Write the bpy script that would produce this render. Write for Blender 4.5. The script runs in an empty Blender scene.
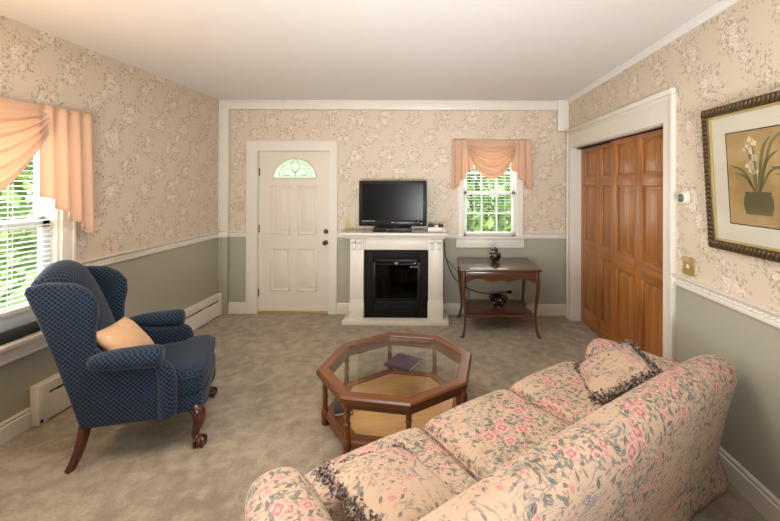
import bpy, bmesh, math, random
from mathutils import Vector, Matrix, noise as mnoise
random.seed(7)
S = bpy.context.scene
COL = S.collection
PI = math.pi
R = math.radians

# ------------------------------------------------------------------ nodes
class NT:
    def __init__(s, name):
        s.m = bpy.data.materials.new(name); s.m.use_nodes = True
        s.t = s.m.node_tree; s.t.nodes.clear()
        s.out = s.t.nodes.new('ShaderNodeOutputMaterial')
    def n(s, ty, **kw):
        x = s.t.nodes.new(ty)
        for k, v in kw.items(): setattr(x, k, v)
        return x
    def put(s, sock, v):
        if v is None: return
        if isinstance(v, bpy.types.NodeSocket): s.t.links.new(v, sock)
        elif isinstance(v, (tuple, list)) and sock.type == 'RGBA' and len(v) == 3: sock.default_value = (*v, 1)
        else: sock.default_value = v
    def math(s, op, a, b=None, c=None, clamp=False):
        x = s.n('ShaderNodeMath', operation=op, use_clamp=clamp)
        for i, v in enumerate((a, b, c)): s.put(x.inputs[i], v)
        return x.outputs[0]
    def vmath(s, op, a, b=None, out=0):
        x = s.n('ShaderNodeVectorMath', operation=op)
        s.put(x.inputs[0], a)
        if b is not None: s.put(x.inputs[1], b)
        return x.outputs[out]
    def mix(s, f, a, b, blend='MIX'):
        x = s.n('ShaderNodeMix', data_type='RGBA', blend_type=blend)
        s.put(x.inputs[0], f); s.put(x.inputs[6], a); s.put(x.inputs[7], b)
        return x.outputs[2]
    def sep(s, v):
        x = s.n('ShaderNodeSeparateXYZ'); s.put(x.inputs[0], v); return x.outputs
    def comb(s, a=0., b=0., c=0.):
        x = s.n('ShaderNodeCombineXYZ')
        for i, v in enumerate((a, b, c)): s.put(x.inputs[i], v)
        return x.outputs[0]
    def smooth(s, v, lo, hi):                                    # 0 below lo, 1 above hi
        x = s.n('ShaderNodeMapRange', interpolation_type='SMOOTHSTEP')
        s.put(x.inputs[0], v); x.inputs[1].default_value = lo; x.inputs[2].default_value = hi
        return x.outputs[0]
    def noise(s, v, scale, detail=2., out=0, dist=0.):
        x = s.n('ShaderNodeTexNoise'); s.put(x.inputs['Vector'], v)
        x.inputs['Scale'].default_value = scale; x.inputs['Detail'].default_value = detail
        x.inputs['Distortion'].default_value = dist
        return x.outputs[out]
    def vor(s, v, scale, dim='3D', feature='F1'):
        x = s.n('ShaderNodeTexVoronoi', voronoi_dimensions=dim, feature=feature)
        s.put(x.inputs['Vector'], v); x.inputs['Scale'].default_value = scale
        return x.outputs
    def motif(s, uv, scale, off=0.):                             # one printed motif per cell: local x, y turned by a random angle, radius, angle, randoms
        v2 = s.vmath('ADD', s.vmath('MULTIPLY', uv, (scale, scale, 0.)), (off, off*1.7, 0.))
        v = s.vor(v2, 1., '2D'); d = s.sep(s.vmath('SUBTRACT', v2, v['Position'])); rnd = s.sep(v['Color'])
        ph = s.math('MULTIPLY', rnd[2], 2*PI); c, n = s.math('COSINE', ph), s.math('SINE', ph)
        x = s.math('ADD', s.math('MULTIPLY', d[0], c), s.math('MULTIPLY', d[1], n))
        y = s.math('SUBTRACT', s.math('MULTIPLY', d[1], c), s.math('MULTIPLY', d[0], n))
        return x, y, v['Distance'], s.math('ARCTAN2', y, x), rnd
    def leaf(s, uv, scale, a, b, off=0.):
        x, y, r, th, rnd = s.motif(uv, scale, off); q = s.math('DIVIDE', x, a)
        ay = s.math('ABSOLUTE', y)
        m = s.smooth(s.math('SUBTRACT', s.math('MULTIPLY', s.math('SUBTRACT', 1., s.math('MULTIPLY', q, q)), b), ay), 0., .05)
        return m, s.math('SUBTRACT', 1., s.smooth(ay, .01, .05)), rnd
    def rose(s, uv, scale, R_, off=0.):
        x, y, r, th, rnd = s.motif(uv, scale, off)
        edge = s.math('ADD', R_, s.math('MULTIPLY', s.math('COSINE', s.math('MULTIPLY', th, 5.)), R_*.12))
        m = s.math('SUBTRACT', 1., s.smooth(s.math('SUBTRACT', r, edge), -.05, .03))
        w = s.math('SINE', s.math('ADD', s.math('MULTIPLY', r, 26./R_*.42), s.math('MULTIPLY', s.math('SINE', s.math('ADD', s.math('MULTIPLY', th, 4.), s.math('MULTIPLY', r, 9.))), 1.1)))
        return m, s.math('ADD', .5, s.math('MULTIPLY', w, .5)), s.math('DIVIDE', r, R_), rnd
    def obj(s): return s.n('ShaderNodeTexCoord').outputs['Object']
    def uv(s): return s.n('ShaderNodeTexCoord').outputs['UV']
    def bump(s, h, strength=.3, dist=.01):
        x = s.n('ShaderNodeBump'); x.inputs['Strength'].default_value = strength
        x.inputs['Distance'].default_value = dist; s.put(x.inputs['Height'], h); return x.outputs[0]
    def bsdf(s, col, rough=.5, spec=.5, metal=0., normal=None, coat=0., sheen=0.):
        b = s.n('ShaderNodeBsdfPrincipled')
        s.put(b.inputs['Base Color'], col); s.put(b.inputs['Roughness'], rough)
        b.inputs['Specular IOR Level'].default_value = spec; b.inputs['Metallic'].default_value = metal
        b.inputs['Coat Weight'].default_value = coat; b.inputs['Coat Roughness'].default_value = .15
        b.inputs['Sheen Weight'].default_value = sheen
        if normal is not None: s.put(b.inputs['Normal'], normal)
        return b.outputs[0]
    def done(s, sh): s.t.links.new(sh, s.out.inputs[0]); return s.m

def lin(r, g, b):                                                # sRGB 0-255 -> linear
    f = lambda c: c/12.92 if c <= .04045 else ((c+.055)/1.055)**2.4
    return tuple(f(c/255.) for c in (r, g, b))

def plain(name, col, rough=.5, spec=.5, metal=0., coat=0.):
    t = NT(name)
    k = t.noise(t.obj(), 9., 3.)
    c = t.mix(t.math('MULTIPLY', k, .14), col, tuple(x*.72 for x in col))
    return t.done(t.bsdf(c, rough, spec, metal, None, coat))

def wood(name, c1, c2, axis, rough=.35, coat=.3, scale=1.):
    t = NT(name); o = t.obj()
    sc = [26., 26., 26.]; sc['XYZ'.index(axis)] = 1.6
    v = t.vmath('MULTIPLY', o, tuple(x*scale for x in sc))
    a = t.noise(v, 1., 4., dist=.6)
    fine = t.noise(t.vmath('MULTIPLY', v, (4., 4., 4.)), 1., 2.)
    f = t.math('ADD', t.math('MULTIPLY', t.smooth(a, .3, .7), .75), t.math('MULTIPLY', fine, .3), clamp=True)
    c = t.mix(f, c1, c2)
    return t.done(t.bsdf(c, rough, .5, 0., t.bump(fine, .08, .002), coat))

def wall_mat(name, ax):                                          # floral wallpaper over sage paint, split at the chair rail
    t = NT(name); s3 = t.sep(t.obj()); u = s3[0 if ax == 'X' else 1]; v = s3[2]
    uv = t.comb(u, v, 0.)
    wob = t.noise(uv, 9., 2., out=1)
    wv = t.sep(wob)
    A, B = .36, .46
    cl = None; pinkz = None
    for (ou, ov, ru, rv) in ((0., .07, .125, .15), (A/2, B/2+.07, .12, .14), (A*.26, B*.25+.07, .055, .08), (A*.76, B*.75+.07, .055, .075)):
        du = t.math('MULTIPLY', t.math('SUBTRACT', t.math('FRACT', t.math('DIVIDE', t.math('ADD', u, ou+20*A), A)), .5), A/ru)
        dv = t.math('MULTIPLY', t.math('SUBTRACT', t.math('FRACT', t.math('DIVIDE', t.math('ADD', v, ov+20*B), B)), .5), B/rv)
        du = t.math('ADD', du, t.math('MULTIPLY', t.math('SUBTRACT', wv[0], .5), .9))
        dv = t.math('ADD', dv, t.math('MULTIPLY', t.math('SUBTRACT', wv[1], .5), .9))
        r = t.math('SQRT', t.math('ADD', t.math('MULTIPLY', du, du), t.math('MULTIPLY', dv, dv)))
        m = t.math('SUBTRACT', 1., t.smooth(r, .55, 1.15))
        p = t.math('SUBTRACT', 1., t.smooth(r, .3, .75))
        cl = m if cl is None else t.math('MAXIMUM', cl, m)
        pinkz = p if pinkz is None else t.math('MAXIMUM', pinkz, p)
    base = t.mix(t.noise(uv, 160., 2.), lin(220, 205, 184), lin(209, 193, 171))
    stripe = t.math('FRACT', t.math('MULTIPLY', u, 260.))
    base = t.mix(t.math('MULTIPLY', t.math('GREATER_THAN', stripe, .6), .10), base, lin(186, 162, 138))
    # leaves
    c = base
    for (sc, la, lb, of_, dn, amt) in ((25., .50, .18, 0., .80, .52), (34., .48, .17, 5.3, .75, .48), (50., .46, .2, 11.7, .55, .35)):
        m, rib, rnd = t.leaf(uv, sc, la, lb, of_)
        m = t.math('MULTIPLY', m, t.math('LESS_THAN', rnd[0], t.math('MULTIPLY', cl, dn)))
        lc = t.mix(rnd[1], lin(100, 96, 72), lin(152, 140, 114))
        lc = t.mix(t.math('MULTIPLY', rib, .4), lc, lin(196, 188, 160))
        c = t.mix(t.math('MULTIPLY', m, amt), c, lc)
    # flowers
    for (sc, R_, of_, dn) in ((12.5, .42, 2.2, .66), (20., .40, 7.9, .5)):
        m, w, rr, rnd = t.rose(uv, sc, R_, of_)
        m = t.math('MULTIPLY', m, t.math('LESS_THAN', rnd[0], t.math('MULTIPLY', t.smooth(pinkz, .15, .5), dn)))
        fc = t.mix(w, lin(208, 166, 156), lin(238, 226, 212))
        fc = t.mix(t.math('LESS_THAN', rnd[1], .45), fc, t.mix(w, lin(206, 190, 164), lin(242, 234, 222)))
        c = t.mix(t.math('MULTIPLY', m, .8), c, fc)
    paint = t.mix(t.noise(uv, 3., 3.), lin(172, 170, 152), lin(166, 163, 145))
    low = t.math('LESS_THAN', v, 1.0)
    c = t.mix(low, c, paint)
    hb = t.math('ADD', t.noise(uv, 220., 1.), t.math('MULTIPLY', stripe, .3))
    rough = t.math('ADD', .46, t.math('MULTIPLY', low, .12))
    return t.done(t.bsdf(c, rough, .4, 0., t.bump(hb, .05, .002)))

def carpet_mat():
    t = NT('carpet'); o = t.obj()
    nap = t.noise(o, 11., 7., dist=.4); big = t.noise(o, 2.6, 5., dist=.2); tuft = t.noise(o, 260., 2.)
    f = t.smooth(t.math('ADD', t.math('MULTIPLY', nap, .65), t.math('MULTIPLY', big, .35)), .33, .67)
    c = t.mix(f, lin(150, 135, 113), lin(194, 178, 154))
    c = t.mix(t.math('MULTIPLY', t.smooth(t.noise(o, 70., 3.), .35, .7), .28), t.mix(t.math('MULTIPLY', tuft, .4), c, lin(98, 86, 70)), lin(110, 97, 80))
    h = t.math('ADD', t.math('MULTIPLY', tuft, .7), t.math('MULTIPLY', nap, .8))
    return t.done(t.bsdf(c, .95, .1, 0., t.bump(h, .6, .012), sheen=.25))

def floral_fabric(name):
    t = NT(name); o = t.obj()
    rn = t.n('ShaderNodeObjectInfo').outputs['Random']
    uv = t.vmath('ADD', t.uv(), t.comb(t.math('MULTIPLY', rn, 7.), t.math('MULTIPLY', rn, 3.), 0.))
    uw = t.vmath('ADD', uv, t.vmath('MULTIPLY', t.vmath('SUBTRACT', t.noise(uv, 14., 2., out=1), (.5, .5, .5)), (.03, .03, 0.)))
    cv = t.vor(uw, 2.9, '2D'); zone = t.math('SUBTRACT', 1., t.smooth(cv[0], .32, .60)); core = t.math('SUBTRACT', 1., t.smooth(cv[0], .24, .44))
    base = t.mix(t.noise(uv, 6., 3.), lin(210, 182, 156), lin(192, 163, 138))
    weave = t.noise(o, 420., 1.)
    c = t.mix(t.math('MULTIPLY', weave, .3), base, lin(176, 146, 120))
    def layer(c, mask, amt, col): return t.mix(t.math('MULTIPLY', mask, amt), c, col)
    # long grass blades in blue grey, olive and brown
    for (su, sv, of_, th, col, lo, amt) in ((7., 30., 0., .030, lin(96, 112, 122), .54, .75), (22., 9., 3.7, .028, lin(124, 122, 98), .54, .65), (26., 15., 9.1, .020, lin(132, 104, 92), .50, .55)):
        st = t.noise(t.vmath('ADD', t.vmath('MULTIPLY', uw, (su, sv, 0.)), (of_, of_, 0.)), 1., 2., dist=1.)
        m = t.math('SUBTRACT', 1., t.smooth(t.math('ABSOLUTE', t.math('SUBTRACT', st, .5)), th*.5, th*1.2))
        m = t.math('MULTIPLY', m, t.smooth(t.noise(t.vmath('ADD', uv, (of_, 0., 0.)), 5., 1.), lo-.05, lo+.08))
        c = layer(c, m, amt, col)
    for (sc, la, lb, of_, d0, d1, c1, c2, amt) in (
        (48., .48, .16, 1.3, .28, .34, lin(96, 96, 88), lin(150, 132, 116), .8),
        (30., .50, .17, 4.1, .14, .62, lin(68, 76, 70), lin(122, 122, 104), .9),
        (22., .50, .19, 8.6, .05, .70, lin(66, 74, 74), lin(112, 118, 112), .9),
        (36., .46, .20, 12.9, .08, .46, lin(76, 74, 88), lin(132, 110, 108), .8)):
        m, rib, rnd = t.leaf(uw, sc, la, lb, of_)
        m = t.math('MULTIPLY', m, t.math('LESS_THAN', rnd[0], t.math('ADD', d0, t.math('MULTIPLY', zone, d1))))
        c = layer(c, m, amt, t.mix(t.math('MULTIPLY', rib, .45), t.mix(rnd[1], c1, c2), lin(180, 172, 150)))
    for (sc, R_, of_, d0, d1) in ((24., .36, 17.2, .07, .10), (15., .42, 21.5, 0., .36), (11.5, .43, 25.8, 0., .46)):
        m, w, rr, rnd = t.rose(uw, sc, R_, of_)
        m = t.math('MULTIPLY', m, t.math('LESS_THAN', rnd[0], t.math('ADD', d0, t.math('MULTIPLY', t.smooth(core, .25, .7), d1))))
        rc = t.mix(w, lin(166, 96, 96), lin(218, 170, 154))
        rc = t.mix(t.math('MULTIPLY', t.smooth(rr, .2, 1.), .35), rc, lin(230, 186, 170))
        c = layer(c, m, .9, rc)
    return t.done(t.bsdf(c, .85, .2, 0., t.bump(weave, .25, .003), sheen=.1))

def diamond_fabric():
    t = NT('navy_diamond_fabric'); s3 = t.sep(t.uv())
    P = 52.
    a = t.math('ADD', s3[0], s3[1]); b = t.math('SUBTRACT', s3[0], s3[1])
    fa = t.math('ABSOLUTE', t.math('SUBTRACT', t.math('FRACT', t.math('ADD', t.math('MULTIPLY', a, P/1.4), 400.)), .5))
    fb = t.math('ABSOLUTE', t.math('SUBTRACT', t.math('FRACT', t.math('ADD', t.math('MULTIPLY', b, P/1.4), 400.)), .5))
    line = t.smooth(t.math('MAXIMUM', fa, fb), .38, .46)
    dot = t.math('SUBTRACT', 1., t.smooth(t.math('MAXIMUM', fa, fb), .12, .2))
    c = t.mix(line, lin(13, 25, 42), lin(52, 72, 94))
    c = t.mix(t.math('MULTIPLY', dot, .85), c, lin(10, 13, 22))
    w = t.noise(t.obj(), 500., 1.)
    return t.done(t.bsdf(c, .78, .2, 0., t.bump(w, .2, .002), sheen=.12))

def brocade(name, c1, c2):
    t = NT(name); o = t.obj()
    v = t.vor(t.vmath('ADD', o, t.vmath('MULTIPLY', t.noise(o, 20., 2., out=1), (.05, .05, .05))), 26.)
    f = t.smooth(t.math('ABSOLUTE', t.math('SUBTRACT', v[0], .32)), .02, .10)
    f2 = t.smooth(t.noise(o, 9., 2.), .5, .58)
    c = t.mix(t.math('MULTIPLY', t.math('SUBTRACT', 1., f), f2), c1, c2)
    return t.done(t.bsdf(c, .5, .4, 0., t.bump(f, .25, .003), sheen=.2))

def sheer(name, col, trans):
    t = NT(name); o = t.obj()
    k = t.noise(t.vmath('MULTIPLY', o, (150., 150., 12.)), 1., 1.)
    c = t.mix(t.math('MULTIPLY', k, .2), col, tuple(x*.8 for x in col))
    a = t.bsdf(c, .6, .3, sheen=.1); tr = t.n('ShaderNodeBsdfTranslucent'); t.put(tr.inputs[0], c)
    m = t.n('ShaderNodeMixShader'); m.inputs[0].default_value = trans
    t.t.links.new(a, m.inputs[1]); t.t.links.new(tr.outputs[0], m.inputs[2])
    return t.done(m.outputs[0])

def glass_mat(name, tint=(.97, .985, .975), refl=.10, rough=.02):
    t = NT(name)
    tr = t.n('ShaderNodeBsdfTransparent'); t.put(tr.inputs[0], tint)
    gl = t.n('ShaderNodeBsdfGlossy'); gl.inputs['Roughness'].default_value = rough
    lw = t.n('ShaderNodeLayerWeight')
    f = t.math('ADD', t.math('MULTIPLY', t.math('POWER', lw.outputs['Facing'], 5.), .8), refl*.5, clamp=True)
    m = t.n('ShaderNodeMixShader'); t.put(m.inputs[0], f)
    t.t.links.new(tr.outputs[0], m.inputs[1]); t.t.links.new(gl.outputs[0], m.inputs[2])
    return t.done(m.outputs[0])

def frosted():
    t = NT('textured_fanlight_glass'); o = t.obj()
    tr = t.n('ShaderNodeBsdfTransparent'); t.put(tr.inputs[0], (.93, 1., .9))
    tl = t.n('ShaderNodeBsdfTranslucent'); t.put(tl.inputs[0], (.86, .97, .80))
    m = t.n('ShaderNodeMixShader'); t.put(m.inputs[0], t.math('ADD', .55, t.math('MULTIPLY', t.noise(o, 40., 2.), .3)))
    t.t.links.new(tr.outputs[0], m.inputs[1]); t.t.links.new(tl.outputs[0], m.inputs[2])
    return t.done(m.outputs[0])

def foliage_mat():
    t = NT('tree_leaves'); o = t.obj()
    c = t.mix(t.smooth(t.noise(o, 2.2, 3.), .35, .65), lin(140, 176, 98), lin(214, 232, 164))
    d = t.n('ShaderNodeBsdfDiffuse'); t.put(d.inputs[0], c)
    tr = t.n('ShaderNodeBsdfTranslucent'); t.put(tr.inputs[0], c)
    m = t.n('ShaderNodeMixShader'); m.inputs[0].default_value = .4
    t.t.links.new(d.outputs[0], m.inputs[1]); t.t.links.new(tr.outputs[0], m.inputs[2])
    return t.done(m.outputs[0])

def rope_white():                                                # white paint with a twisted-rope relief (bump) for the chair rail band
    t = NT('white_rope_trim'); s3 = t.sep(t.obj())
    a = t.math('ADD', s3[0], s3[1])
    w = t.math('SINE', t.math('MULTIPLY', t.math('ADD', a, t.math('MULTIPLY', s3[2], 1.2)), 2*PI/.045))
    return t.done(t.bsdf(lin(226, 220, 208), .4, .5, 0., t.bump(w, .9, .012)))

def gilt():
    t = NT('dark_gilt'); o = t.obj()
    c = t.mix(t.noise(o, 60., 3.), lin(44, 36, 26), lin(120, 98, 62))
    return t.done(t.bsdf(c, .38, .5, .55))

def painted_ceramic(name):
    t = NT(name); o = t.obj()
    v = t.vor(o, 42.); r = t.sep(v[1])
    m = t.math('MULTIPLY', t.math('LESS_THAN', v[0], .45), t.math('LESS_THAN', r[0], .38))
    c = t.mix(m, lin(26, 26, 34), t.mix(t.math('LESS_THAN', r[1], .5), lin(206, 196, 186), lin(156, 92, 84)))
    return t.done(t.bsdf(c, .15, .5, coat=.5))

def fringe_mat():
    t = NT('grey_tufted_fringe'); k = t.noise(t.obj(), 90., 1.)
    return t.done(t.bsdf(t.mix(t.smooth(k, .35, .65), lin(70, 62, 64), lin(168, 150, 134)), .95, .1))

def print_paper():
    t = NT('ochre_print_paper'); o = t.obj()
    c = t.mix(t.smooth(t.noise(o, 5., 4.), .35, .65), lin(188, 160, 106), lin(164, 134, 84))
    return t.done(t.bsdf(c, .6, .3))

WHITE = plain('white_woodwork', lin(228, 222, 210), .38)
DOORW = plain('white_door_paint', lin(226, 216, 202), .35)
CEIL = plain('ceiling_paint', lin(236, 233, 229), .9, .2)
SILLW = plain('white_sash', lin(234, 234, 230), .4)
ROPE = rope_white()
SAGE = plain('sage_paint', lin(172, 168, 148), .6)
CARPET = carpet_mat()
WALLX = wall_mat('wallpaper_and_sage_x', 'X'); WALLY = wall_mat('wallpaper_and_sage_y', 'Y')
FLORAL = floral_fabric('floral_upholstery')
NAVY = diamond_fabric()
PEACH = sheer('peach_valance', lin(241, 208, 180), .38)
PEACHP = brocade('peach_brocade', lin(226, 178, 132), lin(238, 204, 164))
GLASS = glass_mat('window_glass', refl=.05)
FANGLASS = frosted()
TGLASS = glass_mat('table_glass', (.95, .97, .955), .05)
FIREGLASS = glass_mat('firebox_glass', (.35, .33, .3), .04, .08)
OAK = (lin(186, 122, 60), lin(140, 84, 34))
OAKX, OAKY, OAKZ = (wood('oak_door_'+a.lower(), *OAK, a, .42, .12) for a in 'XYZ')
TBL = (lin(130, 74, 28), lin(82, 42, 12))
TBX, TBY, TBZ = (wood('honey_wood_'+a.lower(), *TBL, a, .34, .15) for a in 'XYZ')
SHELFW = wood('tan_shelf', lin(198, 152, 98), lin(178, 130, 80), 'X', .4, .2)
MAH = (lin(104, 66, 36), lin(64, 38, 19))
MHX, MHY, MHZ = (wood('brown_wood_'+a.lower(), *MAH, a, .28, .5) for a in 'XYZ')
CHL = wood('mahogany_leg', lin(96, 40, 24), lin(58, 22, 14), 'Z', .25, .5)
BLACK = plain('black_plastic', (.010, .010, .011), .35, .25)
SCREEN = plain('dark_screen', (.008, .007, .007), .22, .16)
BLACKM = plain('matte_black_metal', (.009, .0085, .008), .6, .15)
SOOT = plain('firebox_interior', (.022, .02, .018), .8)
SILVER = plain('silver', (.55, .55, .55), .3, metal=.9)
BRONZE = plain('dark_bronze', (.10, .08, .06), .35, metal=.8)
BRASS = plain('brass', lin(190, 164, 104), .4, metal=.5)
ALMOND = plain('almond_plastic', lin(206, 184, 136), .45)
IVORY = plain('ivory_plastic', lin(226, 220, 206), .4)
PURPLE = plain('aubergine_cover', lin(62, 44, 58), .4)
PAGES = plain('book_pages', lin(236, 230, 218), .8)
FRINGE = fringe_mat()
GILT = gilt(); GILTL = plain('gold_lip', lin(196, 176, 116), .35, metal=.5)
MATB = plain('cream_mat_board', lin(222, 216, 196), .8)
PAPER = print_paper()
CERAM = painted_ceramic('dark_floral_ceramic')
CORD = plain('black_rubber', (.02, .02, .02), .6)
DARKCLOTH = plain('dark_green_cloth', lin(44, 50, 48), .9)
GRAYH = plain('shadow_gap', (.02, .02, .02), .8)
LEAF = foliage_mat(); BARK = wood('bark', lin(104, 88, 70), lin(70, 58, 46), 'Z', .9, 0.)
LAWN = plain('lawn_green', lin(140, 165, 90), .9)
SIDING = plain('pale_siding', lin(205, 208, 205), .7)

# ------------------------------------------------------------------ mesh helpers
def new(): return bmesh.new()
def M4(loc=(0, 0, 0), rz=0., rx=0., ry=0.):
    return Matrix.Translation(loc) @ Matrix.Rotation(rz, 4, 'Z') @ Matrix.Rotation(ry, 4, 'Y') @ Matrix.Rotation(rx, 4, 'X')
def merge(dst, src, mtx=None):
    if mtx is not None: src.transform(mtx)
    me = bpy.data.meshes.new('tmp'); src.to_mesh(me); dst.from_mesh(me); bpy.data.meshes.remove(me); src.free()
def box(bm, x0, x1, y0, y1, z0, z1, r=0., seg=2, mtx=None):
    b = new(); bmesh.ops.create_cube(b, size=1)
    for v in b.verts:
        v.co = Vector(((x0+x1)/2+v.co.x*(x1-x0), (y0+y1)/2+v.co.y*(y1-y0), (z0+z1)/2+v.co.z*(z1-z0)))
    if r > 0:
        r = min(r, .49*min(abs(x1-x0), abs(y1-y0), abs(z1-z0)))
        bmesh.ops.bevel(b, geom=list(b.edges), offset=r, segments=seg, affect='EDGES', profile=.5)
    merge(bm, b, mtx); return bm
def prism(bm, pts, t0, t1, plane='XZ', r=0., seg=2, mtx=None):   # pts in plane, extruded along the third axis
    b = new()
    def P(a, c, t): return {'XZ': (a, t, c), 'XY': (a, c, t), 'YZ': (t, a, c)}[plane]
    A = [b.verts.new(P(a, c, t0)) for a, c in pts]; B = [b.verts.new(P(a, c, t1)) for a, c in pts]
    n = len(pts)
    b.faces.new(A); b.faces.new(B[::-1])
    for i in range(n): b.faces.new((A[i], B[i], B[(i+1) % n], A[(i+1) % n]))
    bmesh.ops.recalc_face_normals(b, faces=b.faces)
    if r > 0:
        es = [e for e in b.edges if (e.verts[0] in A) == (e.verts[1] in A)]
        bmesh.ops.bevel(b, geom=es, offset=r, segments=seg, affect='EDGES', profile=.5)
    merge(bm, b, mtx); return bm
def lathe(bm, prof, c=(0, 0, 0), n=24, mtx=None, cap=True):      # prof: (radius, z)
    b = new(); rings = []
    for r, z in prof:
        rings.append([b.verts.new((r*math.cos(2*PI*i/n), r*math.sin(2*PI*i/n), z)) for i in range(n)])
    for p, q in zip(rings, rings[1:]):
        for i in range(n): b.faces.new((p[i], p[(i+1) % n], q[(i+1) % n], q[i]))
    if cap: b.faces.new(rings[0][::-1]); b.faces.new(rings[-1])
    b.transform(Matrix.Translation(c))
    merge(bm, b, mtx); return bm
def loft(bm, secs, cap=True, closed=True, mtx=None):             # list of equal length loops
    b = new(); rs = [[b.verts.new(p) for p in s] for s in secs]; n = len(rs[0])
    for p, q in zip(rs, rs[1:]):
        for i in range(n if closed else n-1): b.faces.new((p[i], p[(i+1) % n], q[(i+1) % n], q[i]))
    if cap and closed: b.faces.new(rs[0][::-1]); b.faces.new(rs[-1])
    bmesh.ops.recalc_face_normals(b, faces=b.faces)
    merge(bm, b, mtx); return bm
def tube(bm, path, rad, n=8, mtx=None):
    P = [Vector(p) for p in path]; secs = []
    up = Vector((0, 0, 1)); prev = None
    for i, p in enumerate(P):
        d = (P[min(i+1, len(P)-1)]-P[max(i-1, 0)]).normalized()
        if prev is None:
            a = d.cross(up); a = a if a.length > .05 else d.cross(Vector((1, 0, 0)))
        else: a = prev-d*prev.dot(d)
        a.normalize(); prev = a; bb = d.cross(a)
        r = rad[i] if isinstance(rad, (list, tuple)) else rad
        ra, rb = r if isinstance(r, tuple) else (r, r)
        secs.append([p+a*ra*math.cos(2*PI*k/n)+bb*rb*math.sin(2*PI*k/n) for k in range(n)])
    return loft(bm, secs, mtx=mtx)
def spline(pts, n=6):                                            # Catmull-Rom through points
    P = [Vector(p) for p in pts]; out = []
    for i in range(len(P)-1):
        a, b, c, d = P[max(i-1, 0)], P[i], P[i+1], P[min(i+2, len(P)-1)]
        for k in range(n):
            t = k/n
            out.append(.5*((2*b)+(c-a)*t+(2*a-5*b+4*c-d)*t*t+(3*b-a-3*c+d)*t**3))
    out.append(P[-1]); return out
def sheet(bm, f, nu, nv, thick=0., mtx=None):                    # f(u,v)->point
    b = new(); g = [[b.verts.new(f(i/nu, j/nv)) for j in range(nv+1)] for i in range(nu+1)]
    for i in range(nu):
        for j in range(nv): b.faces.new((g[i][j], g[i+1][j], g[i+1][j+1], g[i][j+1]))
    bmesh.ops.recalc_face_normals(b, faces=b.faces)
    if thick: bmesh.ops.solidify(b, geom=b.faces[:], thickness=thick)
    merge(bm, b, mtx); return bm
def cushion(bm, sx, sy, sz, r, dome=0., mtx=None, n=16, front=0.):  # half sizes; rounded box with a domed top
    b = new(); bmesh.ops.create_cube(b, size=2)
    bmesh.ops.subdivide_edges(b, edges=b.edges[:], cuts=n, use_grid_fill=True)
    for v in b.verts:
        q = Vector([math.sin(c*PI/2) for c in v.co]); a, c2 = q.x, q.y
        q = Vector((q.x*sx, q.y*sy, q.z*sz))
        inn = Vector([max(-(s-r), min(s-r, w)) for s, w in zip((sx, sy, sz), q)])
        d = q-inn
        p = inn+d.normalized()*r if d.length > 1e-9 else q
        w = max(0., 1-a*a)*max(0., 1-c2*c2)
        if p.z > 0: p.z += dome*math.sqrt(w)
        p.y += front*math.sqrt(max(0., 1-a*a))*max(0., c2)
        v.co = p
    merge(bm, b, mtx); return bm
def pillow(bm, w, h, t, mtx=None, n=22, pinch=.10):              # half sizes
    b = new(); side = {}
    for s in (1, -1):
        g = {}
        for i in range(n+1):
            for j in range(n+1):
                x = math.sin((i/n*2-1)*PI/2); y = math.sin((j/n*2-1)*PI/2)
                z = t*(max(0, 1-abs(x)**2.4)*max(0, 1-abs(y)**2.4))**.55
                px = w*x*(1-pinch*(1-y*y)); py = h*y*(1-pinch*(1-x*x))
                nz = mnoise.noise(Vector((px*7+s, py*7, 3.1)))*t*.14*(1 if z > 0 else 0)
                edge = i in (0, n) or j in (0, n)
                if edge and s == -1: g[i, j] = side[1][i, j]
                else: g[i, j] = b.verts.new((px, py, s*z+nz))
        side[s] = g
        for i in range(n):
            for j in range(n):
                f = (g[i, j], g[i+1, j], g[i+1, j+1], g[i, j+1])
                b.faces.new(f if s > 0 else f[::-1])
    merge(bm, b, mtx); return bm
def sphere(bm, c, r, n=12, sc=(1, 1, 1), mtx=None):
    b = new(); bmesh.ops.create_uvsphere(b, u_segments=n, v_segments=max(6, n*2//3), radius=r)
    for v in b.verts: v.co = Vector((v.co.x*sc[0]+c[0], v.co.y*sc[1]+c[1], v.co.z*sc[2]+c[2]))
    merge(bm, b, mtx); return bm
def boxuv(me):
    uv = me.uv_layers.new(name='UVMap').data
    for p in me.polygons:
        n = p.normal; a = max(range(3), key=lambda i: abs(n[i]))
        ij = ((1, 2), (0, 2), (0, 1))[a]
        for li in p.loop_indices:
            c = me.vertices[me.loops[li].vertex_index].co; uv[li].uv = (c[ij[0]], c[ij[1]])
def obj(name, bm, mat, parent=None, smooth=True, loc=None, sub=0, uv=False, ang=40):
    me = bpy.data.meshes.new(name)
    bmesh.ops.recalc_face_normals(bm, faces=bm.faces)
    bm.to_mesh(me); bm.free()
    for m in (mat if isinstance(mat, list) else [mat]): me.materials.append(m)
    if uv: boxuv(me)
    if smooth:
        me.polygons.foreach_set('use_smooth', [True]*len(me.polygons))
        me.set_sharp_from_angle(angle=R(ang))
    o = bpy.data.objects.new(name, me); COL.objects.link(o)
    if parent is not None: o.parent = parent
    if loc is not None: o.location = loc
    if sub:
        s = o.modifiers.new('Subdivision', 'SUBSURF'); s.levels = sub; s.render_levels = sub
    return o
def tag(o, label, cat, group=None, kind=None):
    o['label'] = label; o['category'] = cat
    if group: o['group'] = group
    if kind: o['kind'] = kind
    return o
def thing(name, label, cat, loc=(0, 0, 0), rz=0., group=None, kind=None):
    o = bpy.data.objects.new(name, None); COL.objects.link(o); o.empty_display_size = .1
    o.location = loc; o.rotation_euler = (0, 0, rz)
    return tag(o, label, cat, group, kind)
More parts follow.
